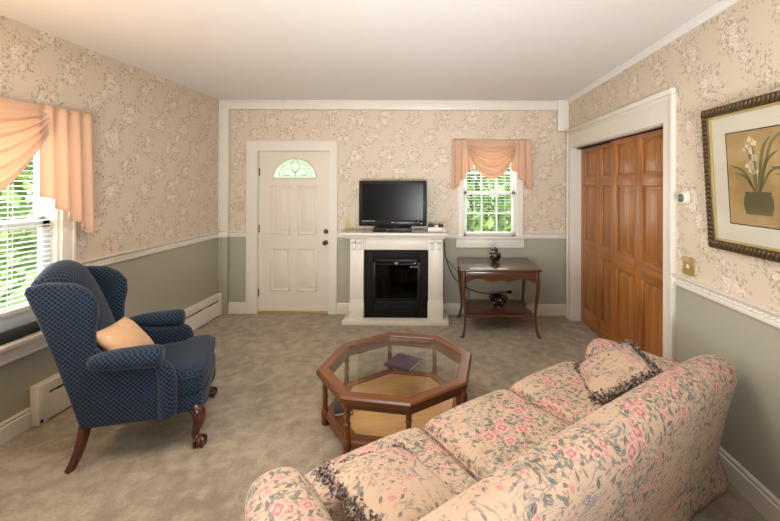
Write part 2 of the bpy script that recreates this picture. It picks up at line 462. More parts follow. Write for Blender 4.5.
def struct(name, bm, mat, label, cat, smooth=False, **k):
    return tag(obj(name, bm, mat, None, smooth, **k), label, cat, None, 'structure')

# ------------------------------------------------------------------ camera
CAM = Vector((2.2458, -4.8392, 1.6377)); PITCH, YAW, ROLL, F = .0045, .0048, -.0042, 385.
cy, sy, cp, sp, cr, sr = math.cos(YAW), math.sin(YAW), math.cos(PITCH), math.sin(PITCH), math.cos(ROLL), math.sin(ROLL)
RM = Matrix(((cy, -sy, 0), (sy, cy, 0), (0, 0, 1))) @ Matrix(((1, 0, 0), (0, cp, -sp), (0, sp, cp))) @ Matrix(((cr, 0, sr), (0, 1, 0), (-sr, 0, cr)))
right, fwd, up = RM.col[0], RM.col[1], RM.col[2]
cd = bpy.data.cameras.new('camera'); cam = bpy.data.objects.new('camera', cd); COL.objects.link(cam)
mw = Matrix.Identity(4)
for i in range(3): mw[i][0] = right[i]; mw[i][1] = up[i]; mw[i][2] = -fwd[i]; mw[i][3] = CAM[i]
cam.matrix_world = mw
cd.sensor_fit = 'HORIZONTAL'; cd.sensor_width = 36.; cd.lens = F*36/780
cd.shift_x = -(433.675-390)/780; cd.shift_y = (182.155-260.5)/780
cd.clip_start = .05; S.camera = cam

# ------------------------------------------------------------------ room shell
XL, XR, H, YR = -.4645, 3.8888, 2.678, -6.9
T = .14
b = new(); box(b, XL-.3, XR+.3, YR-.2, .3, -.1, 0); struct('floor', b, CARPET, 'taupe carpeted floor of the sitting room', 'floor')
b = new(); box(b, XL-.2, XR+.2, YR-.2, .2, H, H+.1); struct('ceiling', b, CEIL, 'plain white ceiling of the sitting room', 'ceiling')
def wall_with_holes(ax, fixed0, fixed1, a0, a1, holes):
    b = new(); xs = sorted({a0, a1, *[h[0] for h in holes], *[h[1] for h in holes]})
    for p, q in zip(xs, xs[1:]):
        hs = sorted([(h[2], h[3]) for h in holes if h[0] <= p and h[1] >= q])
        z = 0.
        for (z0, z1) in hs+[(H, H)]:
            if z0 > z:
                if ax == 'X': box(b, p, q, fixed0, fixed1, z, z0)
                else: box(b, fixed0, fixed1, p, q, z, z0)
            z = z1
    return b
WX0, WX1, WZ0, WZ1 = 2.585, 3.275, .985, 2.08                    # back window opening
LY0, LY1, LZ0, LZ1 = -3.46, -2.075, .62, 2.06                    # left window opening
DY0, DY1, DZ = -2.085, -.19, 2.08                                # oak door opening
RY0, RY1 = -4.75, -3.75
struct('wall_back', wall_with_holes('X', 0, T, XL-T, XR+T, [(0, .914, 0, 2.05), (WX0, WX1, WZ0, WZ1)]), WALLX, 'back wall with floral wallpaper above sage green paint', 'wall')
struct('wall_left', wall_with_holes('Y', XL-T, XL, YR, 0, [(LY0, LY1, LZ0, LZ1)]), WALLY, 'left wall with floral wallpaper above sage green paint', 'wall')
struct('wall_right', wall_with_holes('Y', XR, XR+T+.1, YR, 0, [(DY0, DY1, 0, DZ)]), WALLY, 'right wall with floral wallpaper above sage green paint', 'wall')
b = new(); box(b, XL-T, XR+T, YR-T, YR, 0, H); struct('wall_rear', b, MHZ, 'wall behind the viewer', 'wall')
b = new(); box(b, XR+.235, XR+.3, DY0-.2, DY1+.18, 0, H)
struct('wall_closet', b, SAGE, 'closet wall behind the oak doors', 'wall')

# trims
def rail_prof():
    return [(0, .960), (.018, .962), (.020, .975), (.010, .980), (.010, 1.010), (.020, 1.014), (.030, 1.026), (.030, 1.036), (0, 1.036)]
def base_prof(h=.14): return [(0, 0), (.016, 0), (.016, h-.035), (.010, h-.028), (.013, h-.012), (.006, h), (0, h)]
def run(bm, prof, side, a0, a1):                                  # extrude a trim profile along a wall
    if side == 'back': prism(bm, [(-d, z) for d, z in prof], a0, a1, 'YZ')
    if side == 'left': prism(bm, [(XL+d, z) for d, z in prof], a0, a1, 'XZ')
    if side == 'right': prism(bm, [(XR-d, z) for d, z in prof], a0, a1, 'XZ')
def rope(bm, side, a0, a1):
    p = .034; k = int((a1-a0)/p)
    for i in range(k):
        a = a0+(i+.5)*p
        for s in (0,):
            if side == 'back': sphere(bm, (0, 0, 0), 1, 8, (.019, .007, .009), M4((a, -.011, .995), ry=-.5))
            else:
                x = XL+.011 if side == 'left' else XR-.011
                sphere(bm, (0, 0, 0), 1, 8, (.007, .019, .009), M4((x, a, .995), rx=.5 if side == 'left' else -.5))
def rails(side, spans):
    b = new()
    for a0, a1 in spans: run(b, rail_prof(), side, a0, a1); rope(b, side, a0+.01, a1-.01)
    return b
tn = [0]
def trim(bm, mat, label, smooth=True, **k):
    tn[0] += 1; return struct('trim_%d' % tn[0], bm, mat, label, 'trim', smooth, **k)
trim(rails('back', [(-.345, -.117), (1.008, 2.545), (3.315, XR)]), WHITE, 'white rope-moulded chair rail along the back wall')
trim(rails('left', [(-1.96, -.05)]), WHITE, 'white rope-moulded chair rail along the left wall')
trim(rails('right', [(-6.8, -2.20)]), WHITE, 'white rope-moulded chair rail along the right wall')
trim(rails('left', [(YR, -3.58)]), WHITE, 'white rope-moulded chair rail left of the big window')
def bb(side, spans, h=.14):
    b = new()
    for a0, a1 in spans: run(b, base_prof(h), side, a0, a1)
    return b
struct('baseboard_back', bb('back', [(-.345, -.117), (1.008, 1.25), (2.335, XR)]), WHITE, 'white baseboard along the back wall', 'baseboard', True)
struct('baseboard_left', bb('left', [(YR, -2.275)], .135), WHITE, 'white baseboard along the left wall under the window', 'baseboard', True)
struct('baseboard_right', bb('right', [(YR, -2.20)]), WHITE, 'white baseboard along the right wall behind the sofa', 'baseboard', True)
b = new(); box(b, XL, XR, -.055, 0, 2.56, H, .006); box(b, 3.755, XR, -.09, 0, 2.30, H, .006)
box(b, XL, 3.76, -.07, 0, 2.655, H, .01)
trim(b, WHITE, 'white boxed beam along the top of the back wall')
b = new(); box(b, XL, -.345, -.055, 0, 1.036, 2.565, .006); box(b, -.352, -.338, -.062, 0, 1.036, 2.565, .004)
trim(b, WHITE, 'white corner pilaster at the left end of the back wall')
b = new(); box(b, XL, -.345, -.055, 0, 0, 1.0, .006); trim(b, SAGE, 'sage painted lower half of the corner pilaster')
b = new(); box(b, XL-.01, -.335, -.08, 0, .96, 1.036, .01); trim(b, WHITE, 'white rail cap across the corner pilaster')
b = new(); prism(b, [(XR, H-.045), (XR-.012, H-.045), (XR-.02, H-.02), (XR-.04, H-.008), (XR-.04, H), (XR, H)], YR, 0, 'XZ')
trim(b, CEIL, 'slim white crown moulding along the right wall')
# rail cap by the oak casing and wallpaper return need nothing more

# ------------------------------------------------------------------ white entry door (door_1)
d1 = thing('door_1', 'white panelled entry door with a half round fanlight', 'door', (0, 0, 0), kind='structure')
b = new()
fan = (.457, 1.703, .272, .253)                                   # centre x, base z, half width, height
arc = [(fan[0]+fan[2]*math.cos(a), fan[1]+fan[3]*math.sin(a)) for a in [PI*k/24 for k in range(25)]]
Y0, Y1 = .045, .088
# slab split round the fanlight
box(b, .006, .908, Y0, Y1, .02, fan[1])
top = [(.006, fan[1]), (arc[-1][0], arc[-1][1])]+arc[::-1][1:]+[(.908, fan[1]), (.908, 2.043), (.006, 2.043)]
prism(b, top, Y0, Y1, 'XZ')
# raised panels: groove frame + field
for (x0, x1, z0, z1) in ((.155, .405, .985, 1.61), (.495, .745, .985, 1.61), (.155, .405, .27, .82), (.495, .745, .27, .82)):
    for (p, q, r_, s_) in ((x0, x1, z1-.022, z1), (x0, x1, z0, z0+.022), (x0, x0+.022, z0, z1), (x1-.022, x1, z0, z1)):
        box(b, p, q, Y0-.009, Y0+.002, r_, s_, .006)
    box(b, x0+.05, x1-.05, Y0-.007, Y0+.002, z0+.05, z1-.05, .006)
obj('door_slab', b, DOORW, d1, ang=30)
b = new()
for k in range(24):
    (ax, az), (bx, bz) = arc[k], arc[k+1]
    tube(b, [(ax, Y0-.004, az), (bx, Y0-.004, bz)], .011, 8)
tube(b, [(arc[0][0]+.01, Y0-.004, fan[1]), (arc[-1][0]-.01, Y0-.004, fan[1])], .011, 8)
obj('fanlight_frame', b, DOORW, d1)
b = new(); prism(b, arc, Y0+.015, Y0+.022, 'XZ'); obj('fanlight_glass', b, FANGLASS, d1, False)
b = new()
def came(p): tube(b, [(x, Y0+.012, z) for x, z in p], .0035, 6)
cx0, cz0 = fan[0], fan[1]
came([(cx0+.205*math.cos(PI*k/20), cz0+.03+.175*math.sin(PI*k/20)) for k in range(21)])
came([(cx0-.205, cz0+.03), (cx0+.205, cz0+.03)])
for s in (-1, 1):
    came(spline([(cx0, 0, cz0+.25), (cx0+s*.055, 0, cz0+.16), (cx0, 0, cz0+.07)], 6) and [(p.x, p.z) for p in spline([(cx0, 0, cz0+.25), (cx0+s*.055, 0, cz0+.16), (cx0, 0, cz0+.07)], 6)])
    came([(p.x, p.z) for p in spline([(cx0, 0, cz0+.06), (cx0+s*.10, 0, cz0+.13), (cx0+s*.16, 0, cz0+.05), (cx0+s*.07, 0, cz0+.04)], 6)])
    came([(cx0+s*.145, cz0+.157), (cx0+s*.192, cz0+.178)])
came([(cx0, cz0), (cx0, cz0+.07)])
obj('leaded_came', b, BRONZE, d1)
b = new()
lathe(b, [(.030, 0), (.030, .006), (.012, .012), (.012, .03), (.026, .038), (.030, .052), (.022, .064), (.004, .066)], mtx=M4((.857, Y0, .888), rx=PI/2))
obj('door_knob', b, BRONZE, d1)
b = new(); lathe(b, [(.030, 0), (.030, .008), (.022, .02), (.020, .028), (.004, .029)], mtx=M4((.857, Y0, 1.028), rx=PI/2)); obj('deadbolt', b, BRONZE, d1)
for z in (.25, 1.06, 1.78):
    b = new(); lathe(b, [(.007, -.05), (.007, .05)], n=10); box(b, -.012, .012, .0, .004, -.045, .045); obj('hinge', b, BRONZE, d1, loc=(.004, Y0-.006, z))
b = new()
for (x0, x1, z0, z1) in ((-.117, 0, 0, 2.05), (.914, 1.008, 0, 2.05), (-.117, 1.008, 2.05, 2.165)):
    box(b, x0, x1, -.018, .004, z0, z1)
box(b, -.127, -.105, -.026, .002, 0, 2.149, .004); box(b, .998, 1.016, -.026, .002, 0, 2.149, .004); box(b, -.127, 1.016, -.026, .002, 2.15, 2.175, .004)
box(b, -.002, .005, -.01, T, 0, 2.05); box(b, .909, .916, -.01, T, 0, 2.05); box(b, 0, .914, -.01, T, 2.044, 2.052)
obj('door_casing', b, WHITE, d1, ang=30)
b = new(); box(b, .0, .914, .0, T, 0, .02, .004); obj('threshold', b, BRASS, d1)
b = new(); box(b, -.3, 1.2, 1.45, 1.5, -.1, 1.2); b.free()

# ------------------------------------------------------------------ windows
def sash(bm, ax, a0, a1, z0, z1, off, cols, rows, st=.042):
    t0, t1 = off, off+.035
    def bx(p, q, r_, s_, dt=0.):
        if ax == 'X': box(bm, p, q, t0+dt, t1-dt, r_, s_, .004)
        else: box(bm, -t1+dt, -t0-dt, p, q, r_, s_, .004)
    bx(a0, a0+st, z0, z1); bx(a1-st, a1, z0, z1); bx(a0, a1, z0, z0+st); bx(a0, a1, z1-st, z1)
    for k in range(1, cols):
        a = a0+st+(a1-a0-2*st)*k/cols; bx(a-.009, a+.009, z0+st, z1-st, .008)
    for k in range(1, rows):
        z = z0+st+(z1-z0-2*st)*k/rows; bx(a0+st, a1-st, z-.009, z+.009, .008)
def casing(bm, ax, a0, a1, z0, z1, w, off, proud=.022):
    def bx(p, q, d0, d1, r_, s_, rr=.004):
        if ax == 'X': box(bm, p, q, -d1, -d0, r_, s_, rr)
        else: box(bm, XL+d0, XL+d1, p, q, r_, s_, rr)
    bx(a0-w, a0, 0, proud, z0, z1, 0); bx(a1, a1+w, 0, proud, z0, z1, 0); bx(a0-w, a1+w, 0, proud, z1, z1+w, 0)
    bx(a0-w-.006, a0-w+.016, 0, proud+.010, z0, z1+w-.017); bx(a1+w-.016, a1+w+.006, 0, proud+.010, z0, z1+w-.017); bx(a0-w-.006, a1+w+.006, 0, proud+.010, z1+w-.016, z1+w+.006)
# back window
w1 = thing('window_1', 'small double hung window on the back wall behind the table', 'window', (0, 0, 0), kind='structure')
b = new(); casing(b, 'X', WX0, WX1, .985, WZ1, .062, 0)
box(b, WX0-.004, WX0+.018, 0, T, WZ0, WZ1); box(b, WX1-.018, WX1+.004, 0, T, WZ0, WZ1); box(b, WX0, WX1, 0, T, WZ1-.018, WZ1+.004)
obj('window_frame', b, WHITE, w1, ang=30)
b = new(); box(b, WX0-.085, WX1+.09, -.062, T, .958, .986, .008); box(b, WX0-.078, WX1+.082, -.026, 0, .842, .96, .006); box(b, WX0-.078, WX1+.082, -.032, 0, .842, .866, .006)
obj('window_sill', b, WHITE, w1, ang=30)
ZM = 1.52
b = new(); sash(b, 'X', WX0+.018, WX1-.018, .986, ZM+.025, .055, 3, 2); obj('lower_sash', b, SILLW, w1, ang=30)
b = new(); sash(b, 'X', WX0+.018, WX1-.018, ZM-.02, WZ1-.018, .095, 3, 2); obj('upper_sash', b, SILLW, w1, ang=30)
b = new(); box(b, WX0+.03, WX1-.03, .070, .074, 1.0, ZM); box(b, WX0+.03, WX1-.03, .110, .114, ZM, WZ1-.03); obj('window_pane', b, GLASS, w1, False)
# left window
w2 = thing('window_2', 'large window on the left wall behind the armchair', 'window', (0, 0, 0), kind='structure')
b = new(); casing(b, 'Y', LY0, LY1, LZ0, LZ1, .095, 0)
for (p, q) in ((LY0-.004, LY0+.018), (LY1-.018, LY1+.004)): box(b, XL-T, XL, p, q, LZ0, LZ1)
box(b, XL-T, XL, LY0, LY1, LZ1-.018, LZ1+.004)
obj('window_frame', b, WHITE, w2, ang=30)
b = new(); box(b, XL-T, XL+.065, LY0-.13, LY1+.13, .592, .622, .008); box(b, XL, XL+.03, LY0-.10, LY1+.10, .50, .594, .006); box(b, XL, XL+.036, LY0-.10, LY1+.10, .50, .522, .006)
obj('window_sill', b, WHITE, w2, ang=30)
off = -(XL)+.05
b = new(); sash(b, 'Y', LY0+.018, LY1-.018, .622, 1.375, off, 1, 1, .055); box(b, XL-.082, XL-.05, LY0+.03, LY1-.03, .64, .80, .004); obj('lower_sash', b, SILLW, w2, ang=30)
b = new(); sash(b, 'Y', LY0+.018, LY1-.018, 1.335, LZ1-.018, off+.037, 1, 1, .05); obj('upper_sash', b, SILLW, w2, ang=30)
b = new(); box(b, XL-.072, XL-.068, LY0+.05, LY1-.05, .65, 1.36); box(b, XL-.11, XL-.106, LY0+.05, LY1-.05, 1.36, LZ1-.04); obj('window_pane', b, GLASS, w2, False)

def blind(label, ax, a0, a1, z0, z1, dep, pitch, tilt, cords):
    t = thing('window_blind', label, 'window blind', (0, 0, 0))
    b = new(); n = int((z1-z0-.05)/pitch)
    for k in range(n):
        z = z0+.03+k*pitch
        if ax == 'X': box(b, a0, a1, -.017, .017, -.0012, .0012, mtx=M4((0, dep, z), rx=tilt))
        else: box(b, -.017, .017, a0, a1, -.0012, .0012, mtx=M4((dep, 0, z), ry=tilt))
    obj('slats', b, SILLW, t, False)
    def bar(nm, zz0, zz1, w=.018):
        b = new()
        if ax == 'X': box(b, a0, a1, dep-w, dep+w, zz0, zz1, .004)
        else: box(b, dep-w, dep+w, a0, a1, zz0, zz1, .004)
        return obj(nm, b, SILLW if nm == 'headrail' else IVORY, t)
    bar('bottom_rail', z0-.012, z0+.012); bar('headrail', z1-.035, z1, .017)
    for c in cords:
        b = new()
        for s in (-1, 1):
            p = ((c, dep+s*.016) if ax == 'X' else (dep+s*.016, c))
            tube(b, [(*p, z0), (*p, z1)], .0016, 5)
        obj('ladder_cord', b, SILLW, t)
    return t
blind('white slatted blind in the small window on the back wall', 'X', WX0+.03, WX1-.03, 1.018, 2.06, .026, .036, -.12, (WX0+.15, WX1-.15))
blind('white slatted blind in the large window behind the armchair', 'Y', LY0+.03, LY1-.03, .80, 2.04, XL-.024, .034, .10, (LY1-.30, LY1-.95))

# valances
def valance(label, ax, a0, a1, tw, z_top, drop_in, drop_out, swag_drop, proj, sgn, fold=5, zigs=3):
    t = thing('swag_valance', label, 'valance', (0, 0, 0))
    def P(a, d, z): return (a, -d, z) if ax == 'X' else (XL+d, a, z)
    W = a1-a0
    def swag(u, v):
        # u across, v from top (0) to bottom (1)
        s = (u-.5)*2
        a = a0+tw*.75+(W-1.5*tw)*u
        sag = (1-abs(s)**2.1)
        z = z_top-.012-v*(.10+.0*sag)-sag*swag_drop*(v**1.05)-(1-sag)*v*.02
        w = math.sin(v*fold*2*PI)*.026*(1-.45*abs(s)**3)*min(1, v*4)
        d = proj+.012+.05*math.sin(v*PI*.75)*sag+w
        return P(a, d, z)
    b = new(); sheet(b, swag, 36, 50, .002); obj('swag', b, PEACH, t, ang=180)
    for side in (0, 1):
        def tail(u, v):
            # u: 0 at the outer edge, 1 at the inner edge
            a = (a0+tw*u) if side == 0 else (a1-tw*u)
            st = u if zigs == 0 else .45*u+.55*(math.floor(u*zigs*.9999)/max(1, zigs-1) if zigs > 1 else u)
            L = drop_out+(drop_in-drop_out)*min(1, st)
            flare = (v*.012*(1-2*u))*(-1 if side == 0 else 1)
            a += flare*(1 if side else 1)
            w = math.sin(u*zigs*2*PI+.6)*.020*(.45+.55*v)
            return P(a, proj+.022+w+.012*v, z_top+.004-v*L)
        b = new(); sheet(b, tail, 60, 16, .002); obj('tail', b, PEACH, t, ang=180)
    b = new()
    if ax == 'X': box(b, a0, a1, -proj-.018, 0, z_top-.03, z_top, .006)
    else: box(b, XL, XL+proj+.018, a0, a1, z_top-.03, z_top, .006)
    obj('curtain_board', b, PEACH, t)
    return t
valance('short peach swag valance over the small back window', 'X', 2.455, 3.425,   .24, 2.185, .38, .62, .37, .06, 1, 5, 3)
valance('large peach swag valance over the left window behind the armchair', 'Y', -3.72, -1.935, .385, 2.15, .60, .90, .56, .075, 1, 6, 4)

# dark cloth strip on the left window stool
b = new(); sec = []
for k in range(40):
    y = LY0+.03+(LY1-LY0-.06)*k/39; r = .036+.004*mnoise.noise(Vector((y*9, 0, 0)))
    sec.append([(XL-.004+r*1.0*math.cos(2*PI*i/12), y, .622+r+r*math.sin(2*PI*i/12)) for i in range(12)])
loft(b, sec); tag(obj('draft_stopper', b, DARKCLOTH), 'dark cloth roll lying on the sill of the large left window', 'draft stopper')

# ------------------------------------------------------------------ oak sliding doors
def oak_leaf(name, label, x, y0, y1):
    t = thing(name, label, 'door', (x, 0, 0), kind='structure')
    W = y1-y0; b = new(); c = new(); rl = new()
    z0, z1 = .012, 2.10
    stw = .115; mid = (y0+y1)/2
    for (p, q) in ((y0, y0+stw), (y1-stw, y1), (mid-.055, mid+.055)): box(b, 0, .036, p, q, z0, z1, .003)
    rows = ((.20, .86), (1.00, 1.63), (1.73, 2.02))
    edges = [z0]+[v for r_ in rows for v in r_]+[z1]
    for k in range(0, len(edges), 2):
        for (p, q) in ((y0+stw, mid-.055), (mid+.055, y1-stw)): box(rl, 0.0005, .0355, p, q, edges[k], edges[k+1], .002)
    for (r0, r1) in rows:
        for (p, q) in ((y0+stw, mid-.055), (mid+.055, y1-stw)):
            box(c, .020, .03, p, q, r0, r1)
            i = .026; o2 = .066
            pr = [(p+i, r0+i), (q-i, r0+i), (q-i, r1-i), (p+i, r1-i)]; pi = [(p+o2, r0+o2), (q-o2, r0+o2), (q-o2, r1-o2), (p+o2, r1-o2)]
            bb_ = new(); A = [bb_.verts.new((.0195, *v)) for v in pr]; B = [bb_.verts.new((.006, *v)) for v in pi]
            for m in range(4): bb_.faces.new((A[m], A[(m+1) % 4], B[(m+1) % 4], B[m]))
            bb_.faces.new(B); merge(c, bb_)
            for (e, f_, g, h) in ((p, q, r0, r0+.012), (p, q, r1-.012, r1), (p, p+.012, r0, r1), (q-.012, q, r0, r1)): box(c, .004, .021, e, f_, g, h, .006)
    obj('stiles', b, OAKZ, t, ang=30); obj('rails', rl, OAKY, t, ang=30); obj('panels', c, OAKZ, t, ang=30)
    return t
oak_leaf('door_2', 'near oak six panel sliding door, overlapping the far one', XR+.065, -2.085, -1.075)
oak_leaf('door_3', 'far oak six panel sliding door next to the back wall', XR+.112, -1.20, -.19)
b = new()
def cz(y0, y1, z0, z1, d=.02, r=.004): box(b, XR-d, XR+.002, y0, y1, z0, z1, r)
cz(-.19, -.085, 0, 2.08, r=0); cz(-2.19, -2.085, 0, 2.08, r=0); cz(-2.19, -.085, 2.08, 2.295, r=0)
cz(-2.20, -2.165, 0, 2.264, .03); cz(-.108, -.078, 0, 2.264, .03); cz(-2.20, -.078, 2.265, 2.305, .034, .006); cz(-2.165, -.11, 2.235, 2.25, .028)
box(b, XR, XR+.2, -.195, -.185, 0, 2.08); box(b, XR, XR+.2, -2.09, -2.08, 0, 2.08); box(b, XR, XR+.2, -2.085, -.19, 2.072, 2.085)
trim(b, WHITE, 'wide white casing around the oak sliding doors', ang=30)
b = new(); box(b, XR+.055, XR+.155, -2.08, -.195, 2.06, 2.072, .003); trim(b, BLACKM, 'sliding track above the oak doors, coloured dark as the slim header shadow')  # slim track; its black stands in for the shadow where doors meet header

# ------------------------------------------------------------------ baseboard heater
t = thing('baseboard_heater', 'long white baseboard heater low on the left wall behind the armchair', 'heater', (XL, 0, 0))
b = new(); prism(b, [(.002, .02), (.012, .02), (.012, .255), (.05, .262), (.05, .27), (.002, .27)], -2.2, -.11, 'XZ'); obj('back_plate', b, WHITE, t, ang=30)
b = new(); prism(b, [(.052, .012), (.062, .014), (.062, .165), (.058, .185), (.052, .185)], -2.2, -.11, 'XZ'); obj('front_cover', b, WHITE, t, ang=30)
b = new(); box(b, .012, .052, -2.2, -.11, .02, .235); obj('fin_core', b, GRAYH, t, False)
b = new(); prism(b, [(.05, .20), (.056, .20), (.058, .262), (.046, .268)], -2.2, -.11, 'XZ'); obj('damper', b, WHITE, t, ang=30)
for y in [-2.05+.30*k for k in range(7)]:
    b = new(); box(b, .055, .0595, y-.09, y+.09, .186, .199); obj('slot', b, GRAYH, t, False)
for (p, q) in ((-2.272, -2.2), (-.11, -.058)):
    b = new(); box(b, .002, .066, p, q, .004, .272, .004); obj('end_cap', b, WHITE, t)
b = new(); box(b, .0655, .0675, -2.262, -2.242, .015, .04, .0005); obj('end_clip', b, BLACK, t)

# ------------------------------------------------------------------ fireplace
t = thing('fireplace_mantel', 'white fireplace mantel with corbels standing against the back wall', 'fireplace', (1.79, 0, 0))
FX = lambda x: x-1.79
b = new(); box(b, FX(1.172), FX(2.405), -.395, -.002, 0, .052, .005); obj('hearth_base', b, WHITE, t, ang=30)
b = new()
box(b, FX(1.13), FX(2.385), -.375, -.002, 1.034, 1.066, .006)
prism(b, [(-.355, 1.034), (-.355, 1.026), (-.335, 1.010), (-.33, .995), (-.30, .99), (-.002, .99), (-.002, 1.034)], FX(1.19), FX(2.35), 'YZ')
obj('mantel_shelf', b, WHITE, t, ang=30)
b = new(); box(b, FX(1.40), FX(2.17), -.285, -.03, .855, .992, .004)
box(b, FX(1.44), FX(1.448), -.292, -.28, .87, .985); box(b, FX(2.12), FX(2.128), -.292, -.28, .87, .985)
obj('frieze', b, WHITE, t, ang=30)
for x0, x1 in ((1.243, 1.403), (2.165, 2.337)):
    b = new()
    box(b, FX(x0), FX(x1), -.31, -.004, .05, .99, .004)
    box(b, FX(x0)-.006, FX(x1)+.006, -.328, -.004, .05, .245, .006); box(b, FX(x0)-.002, FX(x1)+.002, -.322, -.004, .245, .262, .006)
    box(b, FX(x0)+.022, FX(x1)-.022, -.314, -.30, .285, .835, .003)
    obj('pilaster', b, WHITE, t, ang=30)
    for k in range(2):
        xx = FX(x0)+.045+k*(x1-x0-.09)
        b = new()
        prism(b, [(-.308, .86), (-.325, .865), (-.334, .90), (-.33, .93), (-.352, .945), (-.356, .975), (-.345, .99), (-.308, .99)], xx-.022, xx+.022, 'YZ', .004)
        lathe(b, [(.018, -.027), (.018, .027)], n=14, mtx=M4((xx, -.346, .968), ry=PI/2))
        sphere(b, (xx, -.330, .872), .012)
        obj('corbel', b, WHITE, t, ang=35)
b = new(); box(b, FX(1.12), FX(2.39), -.372, -.004, 1.0662, 1.0722, .002); obj('glass_top', b, TGLASS, t, False)
t = thing('fireplace_insert', 'black electric fireplace insert with glass front inside the white mantel', 'fireplace insert', (1.787, 0, .052))
b = new()
x0, x1 = -.382, .382; zz = .80
for (p, q, r_, s_) in ((x0, x0+.11, 0, zz), (x1-.11, x1, 0, zz), (x0+.11, x1-.11, .67, zz), (x0+.11, x1-.11, 0, .175)): box(b, p, q, -.283, -.255, r_, s_, .003)
obj('surround', b, BLACKM, t, ang=30)
b = new()
for (p, q, r_, s_) in ((x0+.10, x0+.135, .17, .69), (x1-.135, x1-.10, .17, .69), (x0+.10, x1-.10, .655, .69), (x0+.10, x1-.10, .17, .20)): box(b, p, q, -.292, -.262, r_, s_, .004)
box(b, x0+.10, x1-.10, -.288, -.26, .625, .64, .003); box(b, x0+.10, x1-.10, -.288, -.26, .215, .225, .003)
obj('door_frame', b, BLACK, t, ang=30)
b = new(); box(b, x0+.13, x1-.13, -.268, -.265, .19, .67); obj('glass_front', b, FIREGLASS, t, False)
b = new(); box(b, x0+.02, x1-.02, -.06, -.05, .01, .79); box(b, x0+.02, x0+.03, -.25, -.05, .01, .79); box(b, x1-.03, x1-.02, -.25, -.05, .01, .79); box(b, x0+.02, x1-.02, -.25, -.05, .01, .02); box(b, x0+.02, x1-.02, -.25, -.05, .78, .79)
obj('firebox', b, SOOT, t, False)
b = new()
for k in range(22): tube(b, [(x0+.15+k*.022, -.24+.006*(k % 2), .21), (x0+.15+k*.022, -.24+.006*(k % 2), .65)], .008, 6)
obj('mesh_curtain', b, plain('brown_mesh', (.045, .038, .03), .6), t)
b = new(); prism(b, [(-.025, .655), (.025, .655), (.012, .638), (.006, .63), (-.006, .63), (-.012, .638)], -.297, -.288, 'XZ', .002); o = obj('latch', b, SILVER, t); o['label'] = 'bright latch at the top of the glass'
for k, (p, q) in enumerate(((.165, .60), (.205, .60), (.235, .60), (.205, .645))):
    b = new(); box(b, p, p+.022, -.291, -.287, q, q+.006); obj('control_mark', b, SILVER, t, False)

# ------------------------------------------------------------------ television and items on the mantel
ZT = 1.0722
t = thing('television', 'black flat screen television standing on the white mantel', 'television', (1.735, -.20, ZT))
b = new(); prism(b, [(-.225, .0), (.225, 0), (.215, .048), (-.215, .048)], -.115, .075, 'XZ', .006); obj('stand_base', b, BLACK, t)
b = new(); box(b, -.07, .07, -.02, .03, .02, .10, .006); obj('stand_neck', b, BLACK, t)
b = new(); box(b, -.405, .405, -.045, .035, .058, .600, .012, 3); box(b, -.30, .30, .03, .075, .12, .52, .02)
obj('tv_case', b, BLACK, t)
b = new(); box(b, -.362, .362, -.0475, -.043, .132, .567); obj('screen', b, SCREEN, t, False)
b = new(); box(b, -.395, .395, -.049, -.043, .060, .128, .004); obj('lower_bezel', b, plain('gloss_black', (.014, .014, .015), .25, .2), t)
b = new(); prism(b, [(-.018, .098), (.018, .098), (.015, .108), (-.015, .108)], -.0515, -.048, 'XZ', .001); obj('brand_badge', b, plain('badge', lin(190, 132, 110), .35), t)
b = new()
for k, w in enumerate((.018, .012, .02, .014, .016, .018)): box(b, -.36+k*.026, -.36+k*.026+w, -.0505, -.0485, .118, .124)
obj('bezel_lettering', b, SILVER, t, False)
b = new(); sphere(b, (.345, -.05, .092), .010, 12, (1, .3, .8)); obj('indicator', b, SILVER, t)
b = new(); sphere(b, (.305, -.05, .104), .006, 10, (1, .3, .8)); obj('indicator', b, SILVER, t)
b = new(); prism(b, [(-.052, .020), (-.042, .020), (-.047, .034)], -.1175, -.114, 'XZ'); obj('stand_mark', b, SILVER, t, False)

b = new(); tube(b, [Vector(p)-Vector((1.735, -.20, ZT)) for p in spline([(2.355, -.03, .90), (2.37, -.03, .76), (2.42, -.03, .60), (2.49, -.03, .46), (2.63, -.03, .35), (2.80, -.03, .285), (2.95, -.03, .27), (3.06, -.03, .285), (3.15, -.03, .30)], 6)], .006, 8); pc = obj('power_cord', b, CORD, t)
b = new(); box(b, 3.15-1.735, 3.20-1.735, .15, .19, .275-ZT, .318-ZT, .008); obj('plug', b, BLACK, pc)
b = new(); tube(b, [Vector(p)-Vector((1.735, -.20, ZT)) for p in spline([(2.362, -.015, .93), (2.365, -.015, .80), (2.39, -.012, .70), (2.47, -.012, .60), (2.545, -.012, .52), (2.60, -.012, .44), (2.66, -.012, .30), (2.67, -.02, .15)], 6)], .004, 8); obj('thin_cable', b, CORD, t)

t = thing('cable_box', 'small white box with two black plugs on the mantel beside the television', 'electronics box', (2.262, -.22, ZT))
b = new(); box(b, -.105, .105, -.07, .07, 0, .052, .005); obj('box_body', b, IVORY, t)
for x in (-.072, .052):
    b = new(); box(b, x-.03, x+.03, -.045, .02, .052, .086, .005); obj('plug', b, BLACK, t)
b = new(); box(b, -.02, .022, -.03, .03, .052, .066, .003); obj('lid_plate', b, SILVER, t)
b = new(); box(b, -.035, .035, -.03, .03, 0, .034, .008); tag(obj('power_adapter', b, IVORY, loc=(2.332, -.22, ZT+.052)), 'small white adapter lying on top of the white box', 'adapter')
b = new(); lathe(b, [(.022, 0), (.030, .012), (.030, .028), (.020, .042), (.004, .046)], n=18); tag(obj('white_knob', b, IVORY, loc=(2.352, -.335, ZT)), 'small round white knob at the right front end of the mantel', 'knob')

